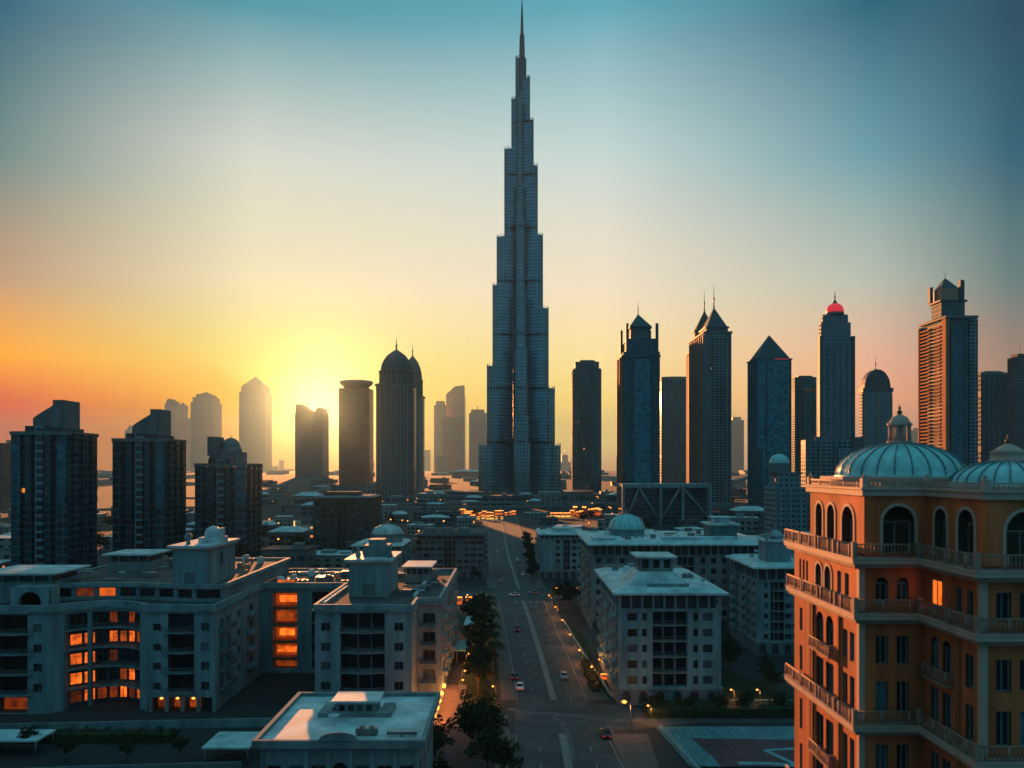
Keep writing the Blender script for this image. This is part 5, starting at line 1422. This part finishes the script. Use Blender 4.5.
    for (xx,yy,w_,d_,h_) in ((-84,186,3,2,1.2),(-80,200,5,3,1),(-48,205,4,3,1.1),(-44,212,2,2,1.6),(-24,182,2.4,1.6,1.2),(-30,212,3,2,1),(-90,214,3,2,1.2),(-55,200,2.5,1.6,1.2),(-22.5,190,1.5,2.5,.9)):
        zb = 24.6 if xx < -62 else 21.2
        MB().box(xx-w_/2,xx+w_/2,yy-d_/2,yy+d_/2,zb,zb+h_).build('roof_unit', MT['metal'], root)
complex_left()
KC = [o for o in COL.objects if o.name.startswith('apartment_complex')][0]
roof_clutter(KC, -103, -63, 176, 221, 24.65, 20, 31, [(-100,-88,194,208),(-74,-64,170,190)])
roof_clutter(KC, -60, -17, 197, 221, 21.25, 16, 32, [(-29,-19,198,214)])
roof_clutter(KC, -39, -17, 175, 196, 21.25, 7, 33, [(-38,-26,176,195)])

# ------------------------------------------------------------ white-roofed pavilion building in the foreground
def pavilion():
    root = thing('pavilion_building', 'small building with flat white parapeted roof and roof kiosk in the foreground', 'building', (-21.5,100,0))
    x0, x1, y0, y1, z = -9.7, 9.7, 0, 19.6, 15.8
    b = MB()
    o = []
    for k in range(7):
        u = 1.4+2.77*k; arch = k in (3,)
        o.append(op(u-.9,u+.9,9.6,13.2 if arch else 12.8,arch=arch,depth=.5,mull=1)); o.append(op(u-.8,u+.8,2.5,6.5,depth=.4,mull=1,frame=False))
    wall(root, b, (x0,y0), (x1,y0), 0, z-.5, o)
    wall(root, b, (x1,y0), (x1,y1), 0, z-.5, [op(u-.8,u+.8,9.6,12.6,depth=.4,mull=1) for u in (3,8,13,17)])
    wall(root, b, (x1,y1), (x0,y1), 0, z-.5); wall(root, b, (x0,y1), (x0,y0), 0, z-.5)
    b.build('wall', MT['cream'], root)
    for k in range(8):
        xx = x0+2.77*k; MB().box(max(xx-.25,x0-.1),min(xx+.25,x1+.1),y0-.25,y0-.01,0,z-.9).build('pilaster', MT['white'], root)
    MB().box(x0-.9,x1+.9,y0-.9,y1+.9,z-.5,z-.1).build('roof', MT['roofw'], root)
    strip(root, 'parapet', [(x0-.9,y0-.9),(x1+.9,y0-.9),(x1+.9,y1+.9),(x0-.9,y1+.9)][::1], z-.55, z+.45, .12, MT['cream'], inn=.45, closed=True)
    q = MB(); wall(root, q, (-3.0,11), (2.6,11), z-.1, z+1.7, [op(.5+1.25*k,1.3+1.25*k,z+.3,z+1.3,depth=.2,frame=False) for k in range(4)])
    q.box(-3.0,2.6,11.3,14.8,z-.1,z+1.7); q.poly([(2.6,11,z-.1),(2.6,11.3,z-.1),(2.6,11.3,z+1.7),(2.6,11,z+1.7)]); q.poly([(-3,11.3,z-.1),(-3,11,z-.1),(-3,11,z+1.7),(-3,11.3,z+1.7)])
    kk = q.build('roof_kiosk', MT['cream'], root); MB().box(-3.5,3.1,10.5,15.3,z+1.7,z+2.0).build('kiosk_roof', MT['roofw'], kk)
    MB().box(-5.2,4.8,10,11,z-.1,z+.5).box(-5.2,-3.6,11,15,z-.1,z+.5).box(3.2,4.8,11,15,z-.1,z+.5).build('kiosk_kerb', MT['cream'], root)
    roof_clutter(root, x0, x1, y0+.5, y1, z-.1, 3, 35, [(-6,5.5,9,16)])
    q = MB(); n = 10
    q.prism([(-2.5,y0-1.2),(2.5,y0-1.2),(2.5,y0-.95),(-2.5,y0-.95)], z+.46, z+.6)
    pts = [(-2.4*math.cos(math.pi*k/n), z+.6+.9*math.sin(math.pi*k/n)) for k in range(n+1)]
    q.poly([(x,y0-1.1,zz) for x,zz in pts][::-1]); q.poly([(x,y0-.95,zz) for x,zz in pts])
    for (xa,za),(xb,zb) in zip(pts,pts[1:]): q.poly([(xa,y0-1.1,za),(xb,y0-1.1,zb),(xb,y0-.95,zb),(xa,y0-.95,za)])
    q.build('arched_pediment', MT['cream'], root)
pavilion()

# ------------------------------------------------------------ courtyard walls, hedges, canopies
def low_wall(label, pts, h, m=None, name='garden_wall', cat='wall', th=.4, group=None):
    o = strip(None, name, pts, 0, h, th/2, m or MT['cream'], inn=th/2)
    return tag(o, label, cat, group)
low_wall('low pale garden wall running in front of the curved apartment wing', [(-120,150),(-88,152),(-60,154),(-30,156)], 1.6)
low_wall('low dark terrace wall in the left foreground courtyard', [(-100,128),(-70,131),(-45,133)], 1.2, MT['grey'])
low_wall('pale kerb wall edging the teal court beside the avenue', [G(660,728),G(695,768),G(705,778)], .7, MT['white'], th=.5)
low_wall('pale kerb wall around the lantern block garden', [(16.8,262),(19.2,215),(21.6,176),(24,170.5),(62,170.5)], .6, MT['white'], th=.4)
low_wall('low wall behind the long hedge before the lantern block', [(27,167.5),(110,167.5)], 1.0, MT['grey'])
for i, (lab, x0, x1, y0, y1, z) in enumerate([
        ('flat teal-grey car-park canopy left of the avenue trees', -14.5, -6.6, 204, 216, 3.6),
        ('low flat canopy roof behind the avenue trees', -14.2, -7, 236, 250, 3.8),
        ('pale canopy roof in the courtyard before the curved wing', -98, -82, 138, 144, 3.0),
        ('small canopy roof at the left of the foreground pavilion', -52, -44, 134, 142, 3.2)]):
    c = thing('canopy', lab, 'canopy', ((x0+x1)/2,(y0+y1)/2,0)); w, d = (x1-x0)/2, (y1-y0)/2
    MB().box(-w,w,-d,d,z-.3,z).build('canopy_roof', MT['roofw'] if i != 0 else MT['deckl'], c)
    for sx in (-1,1):
        for sy in (-1,1): MB().tube((sx*(w-.4),sy*(d-.4),0),(sx*(w-.4),sy*(d-.4),z-.3),.12).build('post', MT['metal'], c)

def leaf_clump(mb, cx, cy, cz, r, n, size, rnd, flat=1.0):
    for _ in range(n):
        while True:
            p = Vector((rnd.uniform(-1,1), rnd.uniform(-1,1), rnd.uniform(-1,1)))
            if .25 < p.length < 1: break
        p = p*r; p.z *= flat
        s_ = size*rnd.uniform(.6,1.3)
        a = Vector((rnd.gauss(0,1), rnd.gauss(0,1), rnd.gauss(0,.8))).normalized(); c = a.orthogonal().normalized()
        q = a.cross(c); o = Vector((cx,cy,cz))+p
        mb.poly([o-c*s_*.5, o-q*s_*.28+c*0.1*s_, o+c*s_*.6, o+q*s_*.28], rnd.choice((0,0,1)))
def make_tree(label, cat='tree', h=8, r=3, seed=1, n=26, leaves=34, size=.75, group=None, loc=(0,0,0), name='leafy_tree'):
    rnd = random.Random(seed)
    root = thing(name, label, cat, loc, 0, group)
    tr = MB(); tr.tube((0,0,0),(.1,.05,h*.35),.22,.16,7)
    fo = MB(); tips = []
    for k in range(7):
        a = 2*math.pi*k/7+rnd.uniform(-.3,.3); e = rnd.uniform(.35,.9)
        tip = (r*.62*math.cos(a)*e, r*.62*math.sin(a)*e, h*rnd.uniform(.55,.85)); tr.tube((.1,.05,h*.33),tip,.12,.03,5); tips.append(tip)
    tips.append((0,0,h*.88)); tr.tube((.1,.05,h*.33),tips[-1],.13,.03,5)
    tr.build('trunk', MT['bark'], root)
    for k in range(n):
        b_ = tips[k % len(tips)]
        c = (b_[0]+rnd.gauss(0,r*.27), b_[1]+rnd.gauss(0,r*.27), b_[2]+rnd.gauss(0,h*.09))
        leaf_clump(fo, *c, r*rnd.uniform(.24,.42), leaves, size, rnd, .75)
    fo.build('crown', [MT['leaf'], MT['leaf2']], root)
    return root
def make_palm(label, h=9, seed=1, loc=(0,0,0), group=None):
    rnd = random.Random(seed); root = thing('palm_tree', label, 'palm', loc, 0, group)
    tr = MB(); p = Vector((0,0,0))
    for k in range(6):
        q = Vector((.06*k,.03*k*k*.2,h*(k+1)/6)); tr.tube(p,q,.24-.015*k,.22-.015*k,7); p = q
    tr.build('trunk', MT['bark'], root)
    fr = MB()
    for k in range(22):
        a = 2*math.pi*k/22+rnd.uniform(-.1,.1); el = rnd.uniform(-.3,1.1); pts = []
        for j in range(6):
            t = j/5; rr = 2.9*t; pts.append(p+Vector((math.cos(a)*rr*math.cos(el*.6), math.sin(a)*rr*math.cos(el*.6), rr*math.sin(el*.6)-2.0*t*t)))
        sd = Vector((-math.sin(a),math.cos(a),0))
        for j, (u, v) in enumerate(zip(pts,pts[1:])):
            w0, w1 = .42*math.sin(math.pi*(j/5*.85+.1)), .42*math.sin(math.pi*((j+1)/5*.85+.1))
            fr.poly([u, v, v+sd*w1-Vector((0,0,.18)), u+sd*w0-Vector((0,0,.18))], k % 2); fr.poly([v, u, u-sd*w0-Vector((0,0,.18)), v-sd*w1-Vector((0,0,.18))], k % 2)
    fr.build('fronds', [MT['leaf'], MT['leaf2']], root)
    return root
TR = [make_tree('dark leafy tree at the near end of the row left of the avenue', seed=3, loc=(-7.5,176,0), group='trees left of the avenue'),
      make_tree('broad dark tree in the lower foreground left of the avenue', h=9.5, r=4.2, seed=8, n=34, loc=(-7,138,0), group='foreground trees left of the avenue'),
      make_palm('date palm beside the avenue pavement', seed=4, loc=(-4.6,190,0), group='palms along the avenue')]
index_kids(None)
rnd = random.Random(11)
def scatter(proto, spots, group, label, smin=.8, smax=1.15):
    for x, y in spots: dup(TR[proto], (x,y,0), rnd.uniform(0,6.28), rnd.uniform(smin,smax), label, group)
TR[0]['label'] = 'dark leafy tree in the row on the left side of the avenue'
TR[1]['label'] = 'broad dark tree in the clump at the bottom left of the avenue'
TR[2]['label'] = 'slim palm on the pavement of the avenue'
scatter(0, [(-7.8,183),(-7.0,191),(-8.4,199),(-7.6,208),(-9.2,216),(-8.0,224),(-9.0,232),(-8.6,241),(-10.4,250),(-9.2,258),(-10,267),(-11,276),(-13,264),(-13.5,252)], 'trees left of the avenue', TR[0]['label'])
scatter(1, [(-4,143),(-4,131),(-13,133),(-5.5,152),(-17,124),(-1.5,126),(-11,120)], 'foreground trees left of the avenue', TR[1]['label'], .6,.85)
scatter(2, [(-3.9,202),(-4.6,214),(-5,226),(-5.6,238),(-6.2,250),(-6.9,262),(-7.4,274)], 'palms along the avenue', TR[2]['label'], .6,.8)
scatter(0, [(9.8+rnd.uniform(-1,1), 350+k*13) for k in range(16)], 'trees beside the far avenue', 'small dark tree lining the right side of the far avenue', .7,1.0)
scatter(0, [(-16-k*.35+rnd.uniform(-1,1), 352+k*17) for k in range(9)], 'trees left of the far avenue', 'small dark tree lining the left side of the far avenue', .6,.9)
scatter(1, [(17,292),(21,296),(25,288),(20,284)], 'dark trees at the junction', 'round dark tree at the street junction before the long block', .7,.9)
scatter(0, [(38+rnd.uniform(0,30), 345+rnd.uniform(0,12)) for k in range(10)], 'trees behind the long block', 'dark tree among the low roofs behind the long block', .9,1.2)
scatter(0, [(-(46+k*8+rnd.uniform(-2,2)), 232+rnd.uniform(0,50)) for k in range(14)], 'trees behind the apartment complex', 'dark tree in the garden behind the apartment complex', .8,1.2)
scatter(1, [(-118-k*7+rnd.uniform(-3,3), 420+rnd.uniform(-18,60)) for k in range(14)], 'trees at the foot of the residential towers', 'dark tree among those at the foot of the residential towers', .8,1.3)
scatter(1, [(48+rnd.uniform(0,12),178+k*9) for k in range(5)], 'trees on the lawn behind the lantern block', 'dark tree on the lawn right of the lantern block', .45,.65)
scatter(0, [(-112+k*9+rnd.uniform(-2,2),139+rnd.uniform(-3,3)) for k in range(7)], 'courtyard trees', 'small dark tree in the courtyard before the curved apartment wing', .35,.6)
scatter(0, [(30+k*6+rnd.uniform(-1,1),163+rnd.uniform(-.5,.5)) for k in range(8)], 'small trees along the hedge', 'small tree standing in the long hedge before the lantern block', .4,.55)
# hedges
def hedge(label, x0, x1, y0, y1, h, n, seed, group=None):
    r_ = random.Random(seed); root = thing('hedge', label, 'hedge', ((x0+x1)/2,(y0+y1)/2,0), 0, group)
    w, d = (x1-x0)/2, (y1-y0)/2
    MB().box(-w+.3,w-.3,-d+.3,d-.3,0,h-.3).build('hedge_core', MT['leaf'], root)
    m = MB()
    for _ in range(n):
        leaf_clump(m, r_.uniform(-w,w), r_.uniform(-d,d), r_.uniform(.2,h), .6, 14, .5, r_)
    m.build('foliage', [MT['leaf'], MT['leaf2']], root)
hedge('long dark clipped hedge between the lantern block and the teal court', 27, 62, 159.5, 166, 2.2, 260, 1)
hedge('hedge strip beside the garden wall of the lantern block', 17.6, 20, 178, 205, 1.1, 120, 2)
hedge('dark hedge in the courtyard before the curved apartment wing', -110, -62, 145, 149, 1.8, 220, 3)
hedge('hedge behind the foreground pavilion', -44, -26, 146, 151, 1.8, 120, 4)

# ------------------------------------------------------------ street lamps, cars
def make_lamp(loc, label, group):
    root = thing('street_lamp', label, 'street lamp', loc, 0, group)
    p = MB(); p.tube((0,0,0),(0,0,6),.09,.06,6); p.tube((0,0,6),(-1.2,0,6.3),.05,.05,5); p.build('pole', MT['metal'], root)
    h = MB(); h.lathe([(.0,5.92),(.4,5.98),(.5,6.2),(.25,6.4),(0,6.42)],-1.25,0,10); h.build('lamp_head', MT['lamp'], root)
    l = bpy.data.lights.new('lamp_light','POINT'); l.energy = 170; l.color = (1,.34,.08); l.shadow_soft_size = .3
    o = bpy.data.objects.new('lamp_light', l); COL.objects.link(o); o.parent = root; o.location = (-1.25,0,5.6)
    return root
lamp0 = make_lamp((22.3,150,0), 'lit orange street lamp beside the teal court', None)
index_kids(None)
LBL = 'lit orange street lamp on the right pavement of the avenue'
for x, y in [(19.3,186),(17.9,203),(16.9,222),(16.0,243),(15.2,266),(14.2,290)]: dup(lamp0, (x,y,0), 0, .62, LBL, 'street lamps on the right pavement')
for i, (x, y, lab) in enumerate([(47,169.3,'left lamp of the pair glowing behind the hedge'),(52.5,169.3,'right lamp of the pair glowing behind the hedge'),(27.5,158,'small lamp glowing at the left end of the long hedge'),
        (22.0,196,'lamp glowing in the garden beside the lantern block'),(23.5,312,'lamp on the cross street right of the junction'),(-3.5,172,'lamp among the trees left of the avenue')]):
    dup(lamp0, (x,y,0), 0, .5, lab)
LBL = 'lamp in the row lighting the ground beside the long side of the complex'
for y in (176,184,192,201): dup(lamp0, (-11.5,y,0), 3.14, .55, LBL, 'lamps beside the complex')
LBL = 'lamp on the cross street behind the apartment complex'
for x in (-22,-17,-12,-28): dup(lamp0, (x,292,0), 3.14, .6, LBL, 'lamps on the cross street')

def make_car(loc, label, paint):
    root = thing('parked_car', label, 'car', loc)
    b = MB()
    prof = [(-2.1,.35),(-2.15,.75),(-1.75,.92),(-1.0,.98),(1.0,.98),(2.0,.86),(2.15,.6),(2.1,.35)]
    w = .86
    b.poly([(w,y,z) for y,z in prof]); b.poly([(-w,y,z) for y,z in prof][::-1])
    for (a,za),(c,zc) in zip(prof,prof[1:]+prof[:1]): b.poly([(-w,a,za),(-w,c,zc),(w,c,zc),(w,a,za)])
    b.build('body', paint, root)
    c = MB(); c.prism([(-.8,-1.5),(.8,-1.5),(.8,1.1),(-.8,1.1)], .97, 1.42, top=[(-.62,-1.0),(.62,-1.0),(.62,.55),(-.62,.55)]); c.build('cabin', MT['glassd'], root)
    r_ = MB(); r_.box(-.6,.6,-.98,.53,1.421,1.46); r_.build('roof', paint, root)
    for sx in (-1,1):
        for y in (-1.3,1.3):
            m = MB(); m.tube((sx*.72,y,.33),(sx*.92,y,.33),.33,.33,12); m.build('wheel', MT['darkwall'], root)
        m = MB(); m.box(sx*.6-.18,sx*.6+.18,-2.2,-2.14,.6,.74); m.build('tail_lamp', MT['red'], root)
        m = MB(); m.box(sx*.6-.16,sx*.6+.16,2.13,2.19,.58,.72); m.build('headlight', MT['roofw'], root)
    return root
PC = [mat('car_paint_white',(.6,.6,.6),.3,var=.03), mat('car_paint_grey',(.2,.21,.22),.3,metal=.5,var=.03), mat('car_paint_dark',(.03,.035,.045),.25,metal=.3,var=.03), mat('car_paint_red',(.25,.02,.015),.3,var=.03)]
car0 = make_car((1.8,181,.035), 'white car parked at the left kerb of the avenue, nearest of the row', PC[0])
index_kids(None)
NAMES = ['white','grey','dark','red']
for i, (x, y, rz, c, lab) in enumerate([
    (.6,190,0,2,'dark car parked behind the nearest white car at the left kerb'),
    (12.4,190,3.14,1,'grey car coming down the right lanes of the avenue'),
    (1.6,246,0,2,'dark car driving in the left lanes before the junction'),(1.0,312,1.57,0,'white car crossing the junction'),(9,317,1.57,1,'grey car turning at the junction'),
    (-5,350,0,1,'grey car leaving the junction up the far avenue'),(5,372,3.14,0,'pale car coming down the far avenue'),(3,430,3.14,0,'small white car far up the right lanes'),(-9,470,0,0,'tiny pale car beyond the white block'),
    (-1.5,500,3.14,1,'tiny grey car in the distance of the avenue'),(17.5,149,0,2,'dark car waiting at the near junction by the pavement'),(-12,312,1.57,1,'grey car on the cross street left of the junction'),(40,312,1.57,2,'dark car on the cross street before the long block')]):
    dup(car0, (x,y,.045), rz, None, lab, mats={'body':PC[c],'roof':PC[c]})
# signs: round road sign and kiosk lights
# ------------------------------------------------------------ glowing market rows beyond the avenue
def stall(x, y, w, m, label, group):
    root = thing('market_stall', label, 'stall', (x,y,0), 0, group)
    MB().prism([(-w/2,0),(w/2,0),(w/2,8),(-w/2,8)],4.0,5.6,top=[(-w/4,3),(w/4,3),(w/4,5),(-w/4,5)]).build('awning', MT['terrad'], root)
    MB().box(-w/2+.4,w/2-.4,.8,1.2,1.0,3.2).build('lit_front', m, root)
    for sx in (-1,1):
        for yy in (.2,7.6): MB().tube((sx*(w/2-.3),yy,0),(sx*(w/2-.3),yy,4.0),.15,.15,5).build('post', MT['metal'], root)
    m_ = MB()
    for k in range(5): m_.lathe([(0,5.8),(.5,6.2),(.5,6.6),(0,7.0)],-w/2+w*(k+.5)/5,-.6,6)
    m_.build('lantern_string', MT['lamp'], root)
    return root
s0 = stall(-52, 845, 6.5, MT['lit'], 'stall glowing orange in the left market row before the viaduct', 'left market row')
s1 = stall(-43, 775, 7, MT['yellow'], 'stall glowing yellow in the short row below the orange market row', 'yellow market row')
index_kids(None)
rj = random.Random(3)
for k in range(1,13): dup(s0, (-52+k*4.5+rj.uniform(-1,1), 832+rj.uniform(-7,7)+((k-6)**2)*.5, 0), rj.uniform(-.3,.3), rj.uniform(.45,.85), None)
for k in range(1,8): dup(s1, (-43+k*4.8+rj.uniform(-1,1), 772+rj.uniform(-4,4), 0), rj.uniform(-.3,.3), rj.uniform(.4,.7), None)
for k in range(9): dup(s0, (gx(571,830)+k*3.7+rj.uniform(-1,1), 826+rj.uniform(-8,8), 0), rj.uniform(-.3,.3), (.7,.8,rj.uniform(.8,1.5)), 'stall glowing orange in the right market row before the octagonal tower', 'right market row')
for k in range(4): dup(s1, (gx(553,800)+k*5, 800, 0), 0, .8, 'dim yellow stall left of the right market row', 'dim yellow row')
for k in range(2): dup(s0, (gx(662,820)+k*7, 820, 0), 0, (1,1,1.6), 'stall glowing orange under the braced frame building', 'frame building stalls')
for k in range(7): dup(s0, (18+k*3.6+rj.uniform(-.8,.8), 322+rj.uniform(-1,2), 0), rj.uniform(-.3,.3), rj.uniform(.2,.38), 'small stall glowing orange along the cross street before the long block', 'cross street stalls')
for k in range(3): dup(s0, (-24+k*4.4, 290, 0), 0, .5, 'small stall glowing orange behind the end of the complex', 'stalls behind the complex')
for k in range(2): dup(s0, (21.6+k*1.6, 188-k*6, 0), 0, .25, 'tiny lit kiosk in the garden beside the lantern block', 'garden kiosks')

# lit garden walkway at the avenue end of the complex
wk = thing('garden_walkway', 'low garden walkway glowing orange beside the avenue end of the apartment complex', 'walkway', (-13,170,0))
MB().box(-2,2.6,-16,14,.05,.18).build('paving', MT['pave'], wk)
MB().box(-2.3,-2.02,-16,14,0,1.0).build('side_wall', MT['cream'], wk)
for k, yy in enumerate((-13,-8,-3,2.5,8.5)):
    m = MB(); m.lathe([(0,1.0),(.35,1.05),(.45,1.5),(.2,1.9),(0,1.95)],-2.15,yy,10); lp_ = m.build('lantern', MT['lamp'], wk)
    l = bpy.data.lights.new('lantern_light','POINT'); l.energy = 230; l.color = (1,.24,.04); l.shadow_soft_size = .4
    o = bpy.data.objects.new('lantern_light', l); COL.objects.link(o); o.parent = wk; o.location = (-.6,yy,2.2)
# lamp posts far away: a head that glows, no light of its own needed at this size
def post():
    root = thing('lamp_post', 'x', 'lamp post', (0,0,0))
    MB().tube((0,0,0),(0,0,7),.14,.1,5).build('pole', MT['metal'], root)
    m = MB(); m.lathe([(0,6.9),(.55,7.1),(.6,7.5),(0,7.8)],0,0,6); m.build('lamp_head', MT['lamp'], root); return root
p0 = post(); index_kids(None)
spots = [('glowing lamp post in the district below the left far towers', [(rj.uniform(-420,-110), rj.uniform(600,1300)) for _ in range(26)]),
         ('glowing lamp post along the foot of the tallest skyscraper', [(rj.uniform(-200,160), rj.uniform(960,1290)) for _ in range(30)]),
         ('glowing lamp post between the low roofs left of the far avenue', [(rj.uniform(-150,-30), rj.uniform(420,760)) for _ in range(16)]),
         ('glowing lamp post in the low district under the right-hand towers', [(rj.uniform(60,420), rj.uniform(600,900)) for _ in range(20)])]
ff = True
for lab, pl_ in spots:
    for x, y in pl_:
        if ff: p0.location = (x,y,0); p0['label'] = lab; p0['group'] = lab.replace('glowing lamp post','glowing lamp posts'); ff = False
        else: dup(p0, (x,y,0), 0, rj.uniform(.7,1.2), lab, lab.replace('glowing lamp post','glowing lamp posts'))
# ------------------------------------------------------------ viaducts
def viaduct(label, pts, z, w, npier):
    root = thing('viaduct', label, 'bridge', (pts[0][0],pts[0][1],0))
    o = Vector(pts[0]); P_ = [Vector(p)-o for p in pts]
    sm = []
    for i in range(len(P_)-1):
        p0 = P_[max(i-1,0)]; p1 = P_[i]; p2 = P_[i+1]; p3 = P_[min(i+2,len(P_)-1)]
        for k in range(8):
            t = k/8; sm.append(.5*((2*p1)+(p2-p0)*t+(2*p0-5*p1+4*p2-p3)*t*t+(3*p1-p0-3*p2+p3)*t**3))
    sm.append(P_[-1]); ptl = [(p.x,p.y) for p in sm]
    d = strip(root, 'deck', ptl, z-1.6, z, w/2, MT['kerb'], inn=w/2)
    strip(root, 'parapet', ptl, z+.002, z+1.1, w/2, MT['cream'], inn=-w/2+.4)
    for i in range(2, len(ptl)-1, 4):
        x, y = ptl[i]; MB().tube((x,y,0),(x,y,z-1.6),1.3,1.3,8).build('pier', MT['grey'], root)
viaduct('long pale viaduct curving across the foot of the tallest skyscraper', [(-420,1020),(-230,1010),(-60,1120),(150,1130),(330,1000),(520,930)], 12, 14, 10)
viaduct('second lower viaduct sweeping left below the domed towers', [(-520,760),(-300,880),(-150,960),(40,985),(260,930)], 8, 11, 10)
viaduct('curved ramp joining the viaducts before the octagonal tower', [(-130,905),(20,930),(140,1010),(230,1150)], 6, 8, 8)

# ------------------------------------------------------------ low-rise city
def low_proto(kind, m):
    root = thing('low_building', 'x', 'building')
    W, D_, H = 1.0, 1.0, 1.0
    b = MB(); b.box(-8,8,0,14,0,8); b.build('wall', m, root)
    MB().box(-8.2,8.2,-.2,14.2,8,8.35).build('roof', MT['roofw'] if kind in (0,3) else MT['roofd'] if kind == 1 else MT['grey'], root)
    if kind == 0: MB().box(-3,1,4,9,8.35,10.2).build('plant_room', MT['cream'], root); MB().box(3,6,3,5,8.35,9.2).build('roof_unit', MT['metal'], root)
    if kind == 1: MB().box(-8,0,-4,-.02,0,4.5).build('front_annex', m, root); MB().box(2,5,5,10,8.35,9.8).build('plant_room', MT['grey'], root)
    if kind == 2: MB().box(-5,8,3,14,8.35,12).build('upper_storey', m, root); MB().box(-5.2,8.2,2.8,14.2,12,12.3).build('upper_roof', MT['roofw'], root)
    if kind == 3:
        MB().prism([(-8,0),(8,0),(8,14),(-8,14)],8.36,10.4,top=[(-4,5),(4,5),(4,9),(-4,9)]).build('hipped_roof', MT['roofw'], root)
    return root
LP = [low_proto(0, FT['low']), low_proto(1, FT['low2']), low_proto(2, FT['low']), low_proto(3, FT['low2'])]
index_kids(None)
TXT = ['flat white-roofed low building', 'dark-roofed low building with front annex', 'two-stepped low building', 'hip-roofed low building']
occupied = [(-48,-8,355,405),(8,38,355,400),(20,85,240,295),(60,90,205,245),(-70,-40,325,360),(-120,-70,450,505),(90,180,690,750),(-56,12,835,870),(50,110,790,850),(-50,0,765,790)]
def free(x, y, r_):
    if -16-y*.012 - r_ < x < 14 + r_ and y < 900: return False
    for a, b_, c, d in occupied:
        if a-r_ < x < b_+r_ and c-r_ < y < d+r_: return False
    for (a, b_, c, d) in TW:
        if a-r_ < x < b_+r_ and c-r_ < y < d+r_: return False
    if 555-r_ < y < 580+r_ or 300-r_ < y < 330+r_: return False
    if -260 < x < -110 and 650 < y < 790: return False
    if x < -460 and 850 < y < 1500 and x > -860: return False
    if y < 340 and x < -10: return False
    if y < 340 and x < 100: return False
    if 855 < y < 960: return False
    return True
TW = []
for o in list(COL.objects):
    if o.parent is None and o.type == 'EMPTY' and o.get('category') in ('tower','skyscraper'):
        TW.append((o.location.x-45 if o.location.y > 1000 else o.location.x-30, o.location.x+45 if o.location.y > 1000 else o.location.x+30, o.location.y-8, o.location.y+60))
TW.append((-200,150,1480,1760))
rnd = random.Random(5); placed = []; first = [True]*4
bands = [(340,560,'near the pale blocks',34,-330,330),(580,850,'in the middle district',64,-620,640),(960,1500,'beyond the viaducts',74,-1100,1150),(1500,3400,'far out in the haze',66,-2300,2400),(3400,7500,'at the hazy horizon',58,-4600,4800)]
for (ya, yb, where, cnt, xa, xb) in bands:
    c = 0; tries = 0
    while c < cnt and tries < 6000:
        tries += 1
        y = rnd.uniform(ya, yb); lim = y*.66+10; x = rnd.uniform(max(xa,-lim), min(xb,lim))
        sc = rnd.uniform(.8,1.5)*(1 if y < 900 else 1.3 if y < 1500 else 2.3 if y < 3400 else 6.0); r_ = 9*sc
        if not free(x, y, r_) or any(abs(x-px_) < (r_+pr)*.95 and abs(y-py_) < (r_+pr)*.95 for px_,py_,pr in placed): continue
        k = rnd.randrange(4); placed.append((x,y,r_)); side_ = 'left' if x < 0 else 'right'
        lab = f'{TXT[k]} {side_} of the avenue line, {where}'; grp = f'{TXT[k]}s {side_}, {where}'
        s3 = (sc*rnd.uniform(.8,1.5), sc*rnd.uniform(.8,1.3), sc*rnd.uniform(.55,1.15)*(1.0 if y < 1500 else .6 if y < 3400 else .45))
        rot = rnd.choice((0,0,0,.15,-.2))
        if first[k]:
            first[k] = False; o = LP[k]; o.location = (x,y,0); o.rotation_euler = (0,0,rot); o.scale = s3; o['label'] = lab; o['group'] = grp
        else: dup(LP[k], (x,y,0), rot, s3, lab, grp)
        c += 1
# dark trees among the low city
for (ya, yb, n, xa, xb, lab) in [(340,560,26,-260,260,'dark tree between low roofs near the pale blocks'),(580,850,30,-480,480,'dark tree in the middle district of low roofs')]:
    c = 0; tr_ = 0
    while c < n and tr_ < 3000:
        tr_ += 1; y = rnd.uniform(ya,yb); x = rnd.uniform(max(xa,-y*.64),min(xb,y*.64))
        if not free(x,y,5) or any(abs(x-a) < r_+3 and abs(y-b_) < r_+3 for a,b_,r_ in placed): continue
        dup(TR[1], (x,y,0), rnd.uniform(0,6), rnd.uniform(.7,1.3), lab, lab.replace('dark tree','trees')); c += 1
# construction crane tips, roof masts
